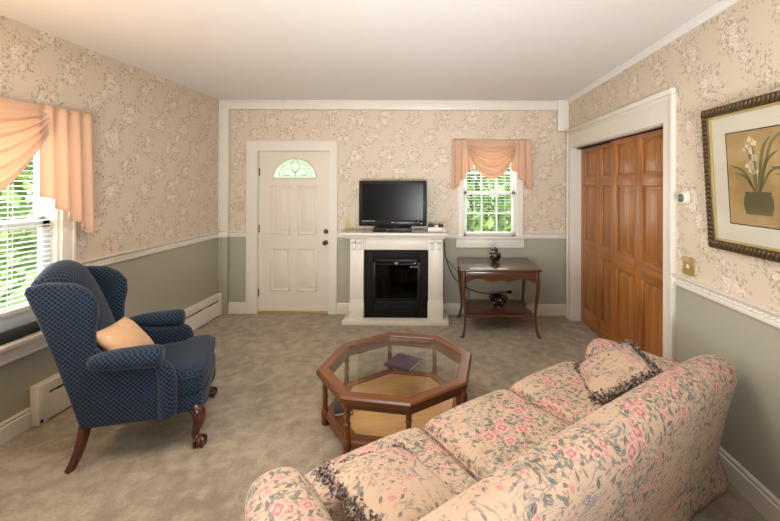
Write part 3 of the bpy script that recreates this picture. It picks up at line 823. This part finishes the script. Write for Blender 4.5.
def wall_plate(name, label, cat, loc, ax, w, h, mat, kind='toggle'):
    t = thing(name, label, cat, loc)
    b = new()
    if ax == 'X': box(b, -w/2, w/2, -.006, 0, -h/2, h/2, .003)
    else: box(b, -.006, 0, -w/2, w/2, -h/2, h/2, .003)
    obj('cover_plate', b, mat, t)
    if kind == 'toggle':
        b = new(); box(b, -.005, .005, -.018, -.004, -.012, .012, .002, mtx=None if ax == 'X' else Matrix.Rotation(-PI/2, 4, 'Z')); obj('toggle', b, IVORY if mat is not ALMOND else ALMOND, t)
    if kind == 'outlet':
        for z in (-.02, .02):
            b = new(); lathe(b, [(.015, 0), (.015, .003), (.013, .004)], n=16, mtx=M4((0, -.005, z), rx=PI/2)); obj('socket', b, ALMOND, t)
    return t
wall_plate('light_switch', 'beige switch plate on the back wall left of the television', 'switch', (1.148, 0, 1.135), 'X', .075, .118, ALMOND)
wall_plate('light_switch', 'beige switch plate on the wallpaper left of the white door', 'switch', (-.20, 0, 1.35), 'X', .075, .118, plain('papered_plate', lin(206, 182, 152), .6))
wall_plate('light_switch', 'brass coloured switch plate on the right wall just above the chair rail', 'switch', (XR, -2.34, 1.112), 'Y', .12, .118, BRASS)
wall_plate('wall_outlet', 'almond wall outlet low on the back wall behind the side table', 'outlet', (3.185, 0, .27), 'X', .075, .118, ALMOND, 'outlet')
t = thing('thermostat', 'round white thermostat on the right wall beside the oak doors', 'thermostat', (XR, -2.30, 1.552))
b = new(); lathe(b, [(.046, 0), (.046, .006), (.039, .012), (.039, .022), (.034, .028)], n=28, mtx=M4((0, 0, 0), ry=-PI/2)); obj('thermostat_base', b, IVORY, t)
b = new(); lathe(b, [(.026, .027), (.027, .034), (.023, .041), (.010, .044), (.003, .044)], n=24, mtx=M4((0, 0, 0), ry=-PI/2)); obj('dial', b, plain('grey_dial', lin(120, 122, 122), .25, metal=.6), t)

# ------------------------------------------------------------------ side table
t = thing('side_table', 'brown wooden side table with curved legs under the back window', 'table', (2.945, -.41, 0))
hw, hd, zt = .424, .337, .73
b = new(); box(b, -hw-.012, hw+.012, -hd, hd, zt-.026, zt, .010, 3); obj('tabletop', b, MHX, t)
def cabriole(sx, sy):
    pts = [(.0, .0, zt-.028), (.004, .004, zt-.10), (.008, .008, zt-.2), (-.004, -.004, .36), (-.014, -.014, .24), (-.010, -.010, .12), (.010, .010, .035), (.022, .022, .006)]
    rr = [.026, .027, .022, .017, .015, .014, .016, .019]
    P = spline([(sx*(hw-.035+p[0]), sy*(hd-.035+p[1]), p[2]) for p in pts], 5)
    rad = []
    for i in range(len(P)):
        f = i/5; k = min(int(f), 6); rad.append(rr[k]+(rr[k+1]-rr[k])*(f-k))
    b = new(); tube(b, P, rad, 10)
    lathe(b, [(.016, 0), (.024, .006), (.020, .016)], (sx*(hw-.013), sy*(hd-.013), 0), 14)
    return b
for sx in (-1, 1):
    for sy in (-1, 1): obj('leg', cabriole(sx, sy), MHZ, t)
def apron(L):
    pts = [(-L, zt-.03), (L, zt-.03), (L, zt-.155)]
    for k in range(17):
        u = 1-2*k/16; pts.append((L*.92*u, zt-.118-.014*math.cos(u*PI*1.0)+.01*math.cos(3*u*PI)-.022*abs(u)**6))
    pts.append((-L, zt-.155)); return pts
for s in (-1, 1):
    b = new(); prism(b, apron(hw-.045), s*(hd-.03)-.009, s*(hd-.03)+.009, 'XZ', .002); obj('apron', b, MHX, t)
    b = new(); prism(b, apron(hd-.045), s*(hw-.03)-.009, s*(hw-.03)+.009, 'YZ', .002); obj('apron', b, MHY, t)
b = new()
sh = []
N = 40
for k in range(N):                                               # scalloped shelf outline
    a = 2*PI*k/N; c, s_ = math.cos(a), math.sin(a)
    q = 1/max(abs(c), abs(s_)); x, y = c*q, s_*q
    sc = 1-.07*(1-abs(math.sin(2*a))**2)-.03*math.cos(8*a)
    sh.append((x*(hw-.045)*sc, y*(hd-.045)*sc))
prism(b, sh, .205, .228, 'XY', .004); obj('lower_shelf', b, MHX, t, ang=50)

b = new(); lathe(b, [(.030, 0), (.034, .006), (.052, .03), (.068, .062), (.072, .085), (.064, .112), (.042, .130), (.030, .138), (.034, .146), (.040, .152), (.034, .164), (.012, .172), (.006, .180), (.003, .181)], n=32)
t = thing('ginger_jar', 'small dark floral lidded jar on top of the side table', 'vase', (2.94, -.36, zt))
obj('jar_body', b, CERAM, t)
b = new(); lathe(b, [(.030, .137), (.026, .146)], n=24); obj('jar_neck', b, plain('white_glaze', lin(225, 222, 216), .15), t)
b = new(); lathe(b, [(.048, 0), (.046, .008), (.052, .014), (.088, .06), (.108, .108), (.112, .114), (.106, .112), (.082, .062), (.045, .022), (.002, .020)], n=36)
tag(obj('bowl', b, CERAM, loc=(2.975, -.40, .228)), 'dark floral bowl on the lower shelf of the side table', 'bowl')

# ------------------------------------------------------------------ coffee table
TC = Vector((1.982, -2.105, 0)); RO = .553; A0 = R(13.2)
t = thing('coffee_table', 'octagonal wooden coffee table with a glass top and turned legs', 'table', TC, A0)
def octo(r, z): return [Vector((r*math.cos(k*PI/4), r*math.sin(k*PI/4), z)) for k in range(8)]
zt = .382
def frame_ring(bm, rin, rout, z0, z1, bev, lip=0.):
    for k in range(8):
        a, c = k*PI/4, (k+1)*PI/4
        P = lambda r, an, z: (r*math.cos(an), r*math.sin(an), z)
        s0 = [P(rin, a, z0), P(rout-bev, a, z0), P(rout, a, z0+bev), P(rout, a, z1-bev), P(rout-bev*1.4, a, z1), P(rin+.006, a, z1), P(rin, a, z1-.006)]
        s1 = [P(math.hypot(x, y), c, z) for x, y, z in s0]
        loft(bm, [s0, s1])
for k in range(8):
    a, c = k*PI/4, (k+1)*PI/4
    P = lambda r, an, z: (r*math.cos(an), r*math.sin(an), z)
    s0 = [(.468, zt-.045), (.535, zt-.045), (RO, zt-.034), (RO, zt-.010), (RO-.012, zt), (.474, zt), (.468, zt-.006)]
    b = new(); loft(b, [[P(r, a, z) for r, z in s0], [P(r, c, z) for r, z in s0]])
    # grain follows each segment: give it its own rotated local space
    mid = (a+c)/2+PI/2
    b.transform(Matrix.Rotation(-mid, 4, 'Z'))
    o = obj('top_rail', b, TBX, t, ang=30); o.rotation_euler = (0, 0, mid)
    b = new(); s1 = [(.478, zt-.085), (.515, zt-.085), (.520, zt-.04), (.478, zt-.04)]
    loft(b, [[P(r, a, z) for r, z in s1], [P(r, c, z) for r, z in s1]])
    b.transform(Matrix.Rotation(-mid, 4, 'Z'))
    o = obj('apron', b, TBX, t, ang=30); o.rotation_euler = (0, 0, mid)
    b = new(); s2 = [(.42, .052), (.492, .052), (.500, .060), (.500, .088), (.492, .096), (.42, .096)]
    loft(b, [[P(r, a, z) for r, z in s2], [P(r, c, z) for r, z in s2]])
    b.transform(Matrix.Rotation(-mid, 4, 'Z'))
    o = obj('shelf_rail', b, TBX, t, ang=30); o.rotation_euler = (0, 0, mid)
for k in range(8):
    b = new()
    lathe(b, [(.012, 0), (.022, .004), (.025, .02), (.022, .04), (.024, .05), (.027, .075), (.024, .10), (.017, .108), (.019, .125), (.017, .14), (.0165, .185), (.021, .19), (.021, .198), (.0165, .203), (.016, .225), (.0165, .245), (.021, .25), (.021, .258), (.017, .263), (.018, .29), (.026, .297), (.026, zt-.05)], n=16)
    a = k*PI/4; obj('leg', b, TBZ, t, loc=(.494*math.cos(a), .494*math.sin(a), 0))
b = new(); prism(b, [(p.x, p.y) for p in octo(.425, 0)], .070, .090, 'XY', .002); obj('shelf_panel', b, SHELFW, t, ang=30)
b = new(); prism(b, [(p.x, p.y) for p in octo(.472, 0)], zt-.012, zt-.003, 'XY', .003, 1); obj('glass_top', b, TGLASS, t, False)

def book(label, loc, rz, w, h, th):
    t = thing('book', label, 'book', loc, rz)
    b = new(); box(b, -w/2, w/2, -h/2, h/2, 0, .004, .0015); box(b, -w/2, w/2, -h/2, h/2, th-.004, th, .0015); box(b, -w/2, -w/2+.005, -h/2, h/2, 0, th, .0018)
    obj('cover', b, PURPLE, t)
    b = new(); box(b, -w/2+.004, w/2-.005, -h/2+.005, h/2-.005, .004, th-.004); obj('pages', b, PAGES, t, False)
book('dark purple book lying on the glass of the coffee table', (2.03, -2.145, zt-.003), R(63), .185, .20, .022)
book('dark book lying on the lower shelf of the coffee table', (1.62, -2.20, .096), R(-75), .17, .12, .024)

# ------------------------------------------------------------------ sofa
TH = R(35.8); U = Vector((math.cos(TH), math.sin(TH), 0)); Nn = Vector((-math.sin(TH), math.cos(TH), 0))
def SP(u, n, z=0.): return Vector((CAM.x, CAM.y, 0))+U*u+Nn*n+Vector((0, 0, z))
SO = SP(1.355, .80)
t = thing('sofa', 'cream floral upholstered sofa with pink roses facing the fireplace', 'sofa', SO, TH)
sofa = t
L2 = 1.125
b = new(); box(b, -L2+.05, L2-.05, .03, .76, .12, .33, .04, 4); obj('seat_base', b, FLORAL, t, uv=True)
# backrest
def backsec(x, s, dz=0.):
    pts = [(.0, .10), (-.025, .30), (-.06, .48), (-.105, .645), (-.112, .70), (-.085, .75), (-.025, .775), (.05, .772), (.115, .745), (.155, .69), (.175, .60), (.195, .50), (.20, .40), (.19, .12)]
    pts = [(y-(.042 if y > .02 else 0.), z) for y, z in pts]
    c = (.05, .42)
    return [(x, c[0]+(y-c[0])*s, c[1]+(z-c[1])*(1-(1-s)*.55)+dz) for y, z in pts]
b = new()
xs = [(-1.13, .55), (-1.115, .80), (-1.08, .94), (-1.0, 1.0), (-.6, 1.01), (-.2, 1.0), (.2, 1.01), (.6, 1.0), (1.0, 1.0), (1.08, .94), (1.115, .80), (1.13, .55)]
loft(b, [backsec(x, s, -.02*abs(x)**4) for x, s in xs]); obj('backrest', b, FLORAL, t, uv=True, sub=2, ang=180)
for s in (-1, 1):
    b = new(); secs = []
    for (y, k) in ((.0, .8), (.02, .95), (.10, 1.), (.30, 1.), (.52, .98), (.60, .95), (.655, .88), (.68, .72), (.69, .45)):
        prof = [(-.13, .14), (-.14, .32), (-.16, .45), (-.155, .545), (-.11, .608), (-.03, .63), (.055, .62), (.088, .575), (.088, .50), (.07, .43), (.065, .30), (.065, .14)]
        cx_, cz_ = -.01, .42
        yb = y+.0
        secs.append([(s*(L2-.09+(cx_+(px-cx_)*k)), yb, cz_+(pz-cz_)*(1-(1-k)*.45)-.03*(y-.4)*0) for px, pz in prof])
    loft(b, secs); obj('arm', b, FLORAL, t, uv=True, sub=2, ang=180)
cw = (2*(L2-.215))/3
for k in (-1, 0, 1):
    b = new(); cushion(b, cw/2-.004, .295, .078, .055, .035, front=.02)
    o = obj('seat_cushion', b, FLORAL, t, uv=True, loc=(k*cw, .49, .388), ang=180)
    b = new()
    hx, hy, r_ = cw/2-.014, .283, .05
    for zz in (.044,):
        path = []
        for (sx_, sy_) in ((1, 1), (-1, 1), (-1, -1), (1, -1)):
            for q in range(7):
                a = {(1, 1): 0, (-1, 1): PI/2, (-1, -1): PI, (1, -1): 1.5*PI}[(sx_, sy_)]+q/6*PI/2
                px = sx_*(hx-r_)+r_*math.cos(a); py = sy_*(hy-r_)+r_*math.sin(a)
                path.append((px, py+(.02*math.sqrt(max(0, 1-(px/(cw/2))**2)) if sy_ > 0 else 0), zz+.012))
        path.append(path[0]); tube(b, path, .0055, 7)
    obj('piping', b, FLORAL, o, uv=True)
# skirt with gathered folds
path = []
def seg(p, q, n):
    for k in range(n): path.append((p[0]+(q[0]-p[0])*k/n, p[1]+(q[1]-p[1])*k/n))
X_, Yb, Yf = L2-.03, .002, .775
seg((-X_, Yb), (X_, Yb), 90); seg((X_, Yb), (X_, Yf), 36); seg((X_, Yf), (-X_, Yf), 90); seg((-X_, Yf), (-X_, Yb), 36); path.append(path[0])
b = new(); secs = []
for j in range(7):
    v = j/6; lp = []
    for i, (px, py) in enumerate(path[:-1]):
        ang_ = math.atan2(py-.39, px)
        w = .006*math.sin(i*.55)*v+.006*math.sin(i*.21+1)*v
        # flare at the corners
        corner = min(math.hypot(px-cx_, py-cy_) for cx_ in (-X_, X_) for cy_ in (Yb, Yf))
        fl = .004+.030*v*math.exp(-(corner/.09)**2)+.012*v+w
        dx = (1 if px > X_-1e-6 else -1 if px < -X_+1e-6 else 0); dy = (-1 if py < Yb+1e-6 else 1 if py > Yf-1e-6 else 0)
        lp.append((px+dx*fl, py+dy*fl,   .195-v*.18+.012*v*math.exp(-(corner/.05)**2)))
    secs.append(lp)
loft(b, secs, cap=False); bmesh.ops.solidify(b, geom=b.faces[:], thickness=.003)
obj('skirt', b, FLORAL, t, uv=True, ang=180)
for sx_ in (-1, 1):
    for yy in (.05, .72):
        b = new(); lathe(b, [(.018, 0), (.026, .06), (.028, .125)], n=12); obj('foot', b, BLACKM, t, loc=(sx_*(L2-.10), yy, 0))

def fringe(bm, w, h, pinch, sides, n=760, rr=.0062, spread=.022):
    for (ax, sg) in sides:
        for k in range(n):
            u_ = random.uniform(-1, 1)
            x, y = (u_, sg) if ax == 'X' else (sg, u_)
            px = w*x*(1-pinch*(1-y*y)); py = h*y*(1-pinch*(1-x*x))
            d = random.uniform(-.024, spread); px, py = (px, py+sg*d) if ax == 'X' else (px+sg*d, py)
            zz = random.uniform(-1, 1)*(.010+.5*max(0., .012-d)); r_ = rr*random.uniform(.7, 1.3)
            q = [Vector((px, py, zz))+Vector((random.gauss(0, 1), random.gauss(0, 1), random.gauss(0, 1))).normalized()*r_*1.7 for _ in range(4)]
            v = [bm.verts.new(c) for c in q]
            for f in ((0, 1, 2), (0, 3, 1), (1, 3, 2), (0, 2, 3)): bm.faces.new([v[i] for i in f])
def throw_pillow(label, origin, mtx, w, h, th, sides=(('X', 1), ('X', -1), ('Y', 1), ('Y', -1))):
    t = thing('throw_pillow', label, 'pillow', origin); t.rotation_euler = mtx.to_euler()
    b = new(); pillow(b, w, h, th, n=24, pinch=.05); obj('cover', b, FLORAL, t, uv=True, ang=180)
    b = new(); fringe(b, w, h, .05, sides); fringe(b, w, h, .05, [q for q in (('X', 1), ('X', -1), ('Y', 1), ('Y', -1)) if q not in sides], 260, .004, .007); obj('fringe', b, FRINGE, t, False)
    return t
def basis(xdir, normal):
    z = Vector(normal).normalized(); x = Vector(xdir); x = (x-z*x.dot(z)).normalized(); y = z.cross(x)
    return Matrix((x, y, z)).transposed()
# near pillow leans on the near arm, far pillow leans in the corner of the far arm and back
throw_pillow('floral throw pillow with dark fringe against the near arm of the sofa', SP(.685, 1.19, .560), basis(Nn*-1+U*.16, U*.22-Nn*.02+Vector((0, 0, .9))), .20, .19, .062, (('X', -1), ('Y', 1)))
throw_pillow('floral throw pillow with dark fringe against the far arm of the sofa', SP(2.12, 1.20, .575), basis(U*.69+Nn*.72, -U*.36+Nn*.345+Vector((0, 0, .884))), .20, .185, .07)

# ------------------------------------------------------------------ wing armchair
CA = R(24.5); cf = Vector((math.cos(CA), math.sin(CA), 0)); cs = Vector((-math.sin(CA), math.cos(CA), 0))
CO = Vector((.192, -2.665, 0))+cs*.262                            # chair origin: midway between the rear feet
t = thing('wing_armchair', 'navy diamond patterned wing armchair with mahogany legs by the left window', 'armchair', CO, CA)
chair = t
def wing_panel(s):
    # outline (x,z); lateral position widens towards the front
    out = [(.035, .225), (-.02, .42), (-.09, .66), (-.155, .88), (-.205, 1.03), (-.195, 1.062), (-.12, 1.075), (.0, 1.062), (.085, 1.025), (.135, .955), (.14, .88), (.125, .78), (.125, .68), (.17, .615), (.30, .585), (.455, .575), (.475, .50), (.47, .36), (.475, .235), (.25, .228)]
    out = [(x-.022 if x > .08 and z > .65 else x, z) for x, z in out]
    b = new(); A_, B_ = [], []
    def lat(x, z): return .262+.10*max(0., x)/.5*1.0+.02*max(0., z-.7)/.4
    for x, z in out:
        A_.append(b.verts.new((x, s*lat(x, z), z))); B_.append(b.verts.new((x, s*(lat(x, z)-.062), z)))
    n = len(out)
    b.faces.new(A_); b.faces.new(B_[::-1])
    for i in range(n): b.faces.new((A_[i], B_[i], B_[(i+1) % n], A_[(i+1) % n]))
    bmesh.ops.recalc_face_normals(b, faces=b.faces)
    es = [e for e in b.edges if (e.verts[0] in A_) == (e.verts[1] in A_)]
    bmesh.ops.bevel(b, geom=es, offset=.022, segments=4, affect='EDGES', profile=.5)
    bmesh.ops.triangulate(b, faces=[f for f in b.faces if len(f.verts) > 4])
    return b
for s in (-1, 1):
    o = obj('wing', wing_panel(s), NAVY, t, uv=True, ang=50)
    # rolled arm
    b = new(); secs = []
    for (x, k) in ((.09, .35), (.105, .6), (.15, .82), (.23, .95), (.33, 1.03), (.40, 1.08), (.435, 1.0), (.452, .7)):
        cx_, cz_ = s*(.325+.06*x), .622
        secs.append([(x, cx_+s*.068*k*math.cos(q*2*PI/16), cz_+.062*k*math.sin(q*2*PI/16)+.006*math.sin(x*9)) for q in range(16)])
    loft(b, secs); obj('arm', b, NAVY, t, uv=True, sub=1, ang=180)
    b = new(); secs = []
    for (z, k, dx) in ((.235, .9, 0), (.26, 1, 0), (.36, 1., 0), (.47, 1., .0), (.53, .92, -.012), (.56, .72, -.028), (.575, .4, -.045)):
        secs.append([(.468+dx+.05*k*math.cos(q*2*PI/16), s*(.335)+s*.052*k*math.sin(q*2*PI/16), z) for q in range(16)])
    loft(b, secs); obj('arm_post', b, NAVY, t, uv=True, sub=1, ang=180)
# back with curved crest
b = new(); secs = []
NB = 13
for k in range(NB):
    y = -1+2*k/(NB-1); yy = y*.245
    crest = 1.075+.085*(1-abs(y)**2.2)
    bulge = .05*(1-y*y)
    prof = []
    front = [(.16+bulge*.5, .38), (.10+bulge, .55), (.035+bulge, .75), (-.03+bulge, .93), (-.085+bulge*.7, crest-.05), (-.125, crest-.004), (-.16, crest), (-.195, crest-.02), (-.212, crest-.06)]
    back = [(-.155, .88), (-.09, .66), (-.02, .42), (.03, .235), (.10, .235)]
    secs.append([(x, yy, z) for x, z in front+back])
loft(b, secs); obj('backrest', b, NAVY, t, uv=True, sub=2, ang=180)
# seat deck and rail
b = new()
prism(b, [(.04, -.25), (.50, -.325), (.64, -.315), (.665, -.25), (.665, .25), (.64, .315), (.50, .325), (.04, .25)], .232, .345, 'XY', .018, 3)
obj('seat_rail', b, NAVY, t, uv=True, ang=50)
b = new()
# T-shaped cushion
tc = [(x if x < .55 else .55+(x-.55)*.82, y) for x, y in [(.12, -.21), (.47, -.262), (.50, -.275), (.515, -.325), (.56, -.345), (.635, -.335), (.675, -.29), (.69, -.15), (.694, 0), (.69, .15), (.675, .29), (.635, .335), (.56, .345), (.515, .325), (.50, .275), (.47, .262), (.12, .21)]]
loft(b, [[(.40+(x-.40)*k, y*k, z) for x, y in tc] for (k, z) in ((.92, .340), (.985, .352), (1., .375), (1., .435), (.985, .458), (.93, .478), (.75, .490), (.4, .496), (.1, .497))])
o = obj('seat_cushion', b, NAVY, t, uv=True, ang=60)
b = new(); pp = [(x*1.002, y*1.004, .449) for x, y in tc]; tube(b, pp+[pp[0]], .006, 7); obj('piping', b, NAVY, o, uv=True)
for s in (-1, 1):
    b = new(); P = spline([(.055, s*.240, .235), (.04, s*.243, .15), (.015, s*.25, .06), (-.012, s*.262, .0)], 5)
    tube(b, P, [.030-.010*i/(len(P)-1) for i in range(len(P))], 4); obj('rear_leg', b, CHL, t, ang=30)
    b = new(); P = spline([(.595, s*.290, .245), (.622, s*.30, .215), (.628, s*.303, .16), (.61, s*.296, .10), (.605, s*.294, .065), (.622, s*.302, .05)], 5)
    rr = [.036, .040, .032, .022, .018, .022]
    tube(b, P, [rr[min(int(i/5), 4)]+(rr[min(int(i/5), 4)+1]-rr[min(int(i/5), 4)])*(i/5-min(int(i/5), 4)) for i in range(len(P))], 12)
    leg = obj('front_leg', b, CHL, t, ang=180)
    b = new(); sphere(b, (.634, s*.306, .030), .030, 14)
    for q in range(4):
        a = q*PI/2+.5
        tube(b, spline([(.622, s*.302, .072), (.634+.030*math.cos(a), s*.306+.030*math.sin(a), .052), (.634+.035*math.cos(a), s*.306+.035*math.sin(a), .028), (.634+.028*math.cos(a), s*.306+.028*math.sin(a), .004)], 4), .008, 7)
    obj('claw_foot', b, CHL, leg)
b = new(); box(b, .50, .60, -.29, .29, .218, .238, .004); obj('seat_rail_block', b, CHL, t)
tp = thing('throw_pillow', 'peach brocade pillow on the seat of the navy armchair', 'pillow', CO+cf*.185+cs*(-.03)+Vector((0, 0, .625)))
tp.rotation_euler = basis(cs*1.0+Vector((0, 0, -.12))+cf*.1, cf*.7+Vector((0, 0, .62))-cs*.1).to_euler()
b = new(); pillow(b, .185, .145, .068, pinch=.08); obj('cover', b, PEACHP, tp, ang=180)

# ------------------------------------------------------------------ picture on the right wall
t = thing('framed_picture', 'botanical print of potted flowers in a dark gilt frame on the right wall', 'picture', (3.878, -2.565, 1.275))
t.rotation_euler = (0, R(-3.4), 0)
PW, PH = 1.04, .80                                               # runs towards -Y
b = new()
def fr(bm, w, x0, x1, i=0., r=.008):
    for (p, q, c, d) in ((-PW+i, -i, i, i+w), (-PW+i, -i, PH-i-w, PH-i), (-i-w, -i, i, PH-i), (-PW+i, -PW+i+w, i, PH-i)): box(bm, x0, x1, p, q, c, d, r)
fr(b, .052, -.028, -.002)
def ropebead(y, z, vert):
    sphere(b, (0, 0, 0), 1, 8, (.010, .0105, .024) if not vert else (.010, .024, .0105), M4((-.028, y, z), rx=.5 if not vert else .5))
k = 0
while k*.026 < PW-.03: ropebead(-.02-k*.026, .026, False); ropebead(-.02-k*.026, PH-.026, False); k += 1
k = 1
while k*.026 < PH-.04: ropebead(-.026, .02+k*.026, True); ropebead(-PW+.026, .02+k*.026, True); k += 1
obj('picture_frame', b, GILT, t, ang=50)
b = new(); fr(b, .012, -.022, -.003, .050, .003); o = obj('gold_lip', b, GILTL, t)
b = new(); box(b, -.010, -.004, -PW+.05, -.05, .05, PH-.05); obj('mat_board', b, MATB, t, False)
ai = .165
b = new(); box(b, -.0125, -.009, -PW+ai, -ai, ai-.01, PH-ai+.01); pr = obj('art_print', b, PAPER, t, False)
b = new()
for (p, q, c, d) in ((-PW+ai, -ai, ai-.01, ai-.005), (-PW+ai, -ai, PH-ai+.005, PH-ai+.01), (-ai-.004, -ai, ai-.01, PH-ai+.01), (-PW+ai, -PW+ai+.004, ai-.01, PH-ai+.01)): box(b, -.0135, -.012, p, q, c, d)
obj('print_border', b, BLACKM, pr, False)
GREEN = plain('printed_green', lin(116, 112, 68), .7); DGREEN = plain('printed_dark_green', lin(98, 92, 56), .7); PWHITE = plain('printed_white', lin(226, 214, 178), .7)
BROWNP = plain('printed_brown', lin(128, 84, 54), .7)
def flat(bm, pts): prism(bm, pts, -.0135, -.0125, 'YZ')
def leafblade(bm, y, z, dy, dz, w):
    P = spline([(0, y, z), (0, y+dy*.4, z+dz*.75), (0, y+dy, z+dz)], 6); a, c = [], []
    for i, p in enumerate(P):
        q = w*math.sin(PI*min(1, .15+.85*i/(len(P)-1)))
        d = (P[min(i+1, len(P)-1)]-P[max(i-1, 0)]).normalized(); nn = Vector((0, -d.z, d.y))
        a.append((p.y+nn.y*q, p.z+nn.z*q)); c.append((p.y-nn.y*q, p.z-nn.z*q))
    flat(bm, a+c[::-1])
for (yc, potm, hh) in ((-.355, DGREEN, 1.), (-.60, BROWNP, .9)):
    b = new(); flat(b, [(yc-.075, .215), (yc+.075, .215), (yc+.09, .26), (yc+.085, .30), (yc+.075, .315), (yc+.08, .33), (yc-.08, .33), (yc-.075, .315), (yc-.085, .30), (yc-.09, .26)]); obj('printed_pot', b, potm, pr, False)
    b = new()
    for (dy, dz, w) in ((.13, .10, .008), (.16, .14, .007), (-.12, .20, .009), (-.15, .13, .007), (-.08, .27, .010), (.07, .24, .007), (-.17, .30, .007), (.02, .24, .006)): leafblade(b, yc+dy*.1, .33, dy, dz*hh, w)
    obj('printed_leaves', b, GREEN, pr, False)
    b = new()
    for k in range(16):
        y_, z_ = yc+.035+random.uniform(-.035, .03), .42+k*.011*hh+random.uniform(-.012, .012); rr_ = random.uniform(.009, .017)
        flat(b, [(y_+rr_*(1+.3*math.cos(3*q))*math.cos(q*2*PI/9), z_+rr_*(1+.3*math.cos(3*q))*math.sin(q*2*PI/9)) for q in range(9)])
    obj('printed_blossoms', b, PWHITE, pr, False)
b = new(); box(b, -.0205, -.019, -PW+.06, -.06, .06, PH-.06); obj('picture_glass', b, glass_mat('picture_glass', (.97, .97, .97), .07, .08), t, False)

# ------------------------------------------------------------------ outdoors
b = new(); box(b, -14, 16, -12, 16, -.62, -.6); struct('ground', b, LAWN, 'green lawn outside the windows', 'ground')
def tree(label, loc, rad, h, n):
    t = thing('tree', label, 'tree', loc, group='trees outside the windows')
    b = new(); tube(b, [(0, 0, -.0), (.03, .02, h*.4), (0, 0, h*.75)], [.14, .10, .05], 8); obj('trunk', b, BARK, t)
    b = new()
    for k in range(n):
        d = Vector((random.gauss(0, 1), random.gauss(0, 1), random.gauss(0, 1))).normalized()*random.uniform(.55, 1.)
        p = Vector((d.x*rad, d.y*rad, h*.55+d.z*h*.55))
        if p.z < .02: p.z = random.uniform(.02, .5)
        s = random.uniform(.09, .20); q = Matrix.Rotation(random.uniform(0, 6.28), 3, 'Z') @ Matrix.Rotation(random.uniform(-1.3, 1.3), 3, 'X')
        vs = [b.verts.new(p+q @ Vector(v)) for v in ((-s*.5, 0, 0), (0, -s, .01), (s*.5, 0, 0), (0, s, .01))]
        b.faces.new(vs)
    obj('foliage', b, LEAF, t, False)
for (lb, loc, rad, h, n) in (
    ('leafy tree seen through the small back window', (3.1, 5.2, -.6), 1.9, 4.2, 5200),
    ('leafy tree straight outside the white door', (-1.7, 6.4, -.6), 1.9, 4.6, 3800),
    ('leafy tree seen through the right side of the left window', (-4.6, -.2, -.6), 1.8, 4.2, 4600),
    ('leafy tree seen through the middle of the left window', (-5.2, -4.3, -.6), 1.8, 3.6, 4200)):
    tree(lb, loc, rad, h, n)

# ------------------------------------------------------------------ light
w = bpy.data.worlds.new('sky'); S.world = w; w.use_nodes = True
nt = w.node_tree; bg = nt.nodes['Background']; bg.inputs[0].default_value = (.86, .93, 1., 1); bg.inputs[1].default_value = 3.2
def light(kind, name, loc, energy, col, size=None, sy_=None, aim=None, **k):
    d = bpy.data.lights.new(name, kind); d.energy = energy; d.color = col
    if kind == 'AREA':
        d.shape = 'RECTANGLE'; d.size = size; d.size_y = sy_ or size
    elif kind == 'POINT': d.shadow_soft_size = size
    elif kind == 'SUN': d.angle = size
    o = bpy.data.objects.new(name, d); COL.objects.link(o); o.location = loc
    if aim is not None: o.rotation_euler = (Vector(aim)-Vector(loc)).to_track_quat('-Z', 'Y').to_euler()
    return o
light('SUN', 'sun', (0, 0, 8), 3.6, (1, .95, .86), R(2), aim=(-2.2, 2.2, 3.0))
light('AREA', 'left_window_daylight', (XL-.35, -2.75, 1.5), 70, (.92, .97, 1.), 1.4, 1.4, aim=(2., -2.75, .6))
light('AREA', 'back_window_daylight', (2.93, .45, 1.6), 18, (.95, 1., .97), .7, 1.0, aim=(2.93, -2, .8))
light('AREA', 'left_rear_window_daylight', (XL+.02, -4.75, 1.55), 30, (.90, .96, 1.), 1.3, 1.3, aim=(3., -4.0, 1.5))
l = light('AREA', 'bounce_fill', (2.3, -6.2, 1.0), 78, (.96, .98, 1.), 1.2, .8, aim=(2.1, -2.4, 2.85)); l.data.spread = R(92)  # added fill behind the viewer, thrown at the ceiling to brighten the room
light('AREA', 'overhead_fill', (1.6, -3.15, 2.62), 38, (1., .97, .93), 1.2, 1.0, aim=(1.6, -3.15, 0))  # added overhead fill with no fixture; lights the sofa top, leaves its back shaded
light('POINT', 'table_lamp', (-.08, -3.3, 1.75), 28, (1., .62, .30), .10)

S.view_settings.view_transform = 'Standard'; S.view_settings.look = 'None'
S.view_settings.gamma = 1.; S.view_settings.exposure = -.10; S.view_settings.use_curve_mapping = False
S.cycles.use_denoising = True
S.cycles.max_bounces = 10; S.cycles.transparent_max_bounces = 16; S.cycles.sample_clamp_indirect = 6.
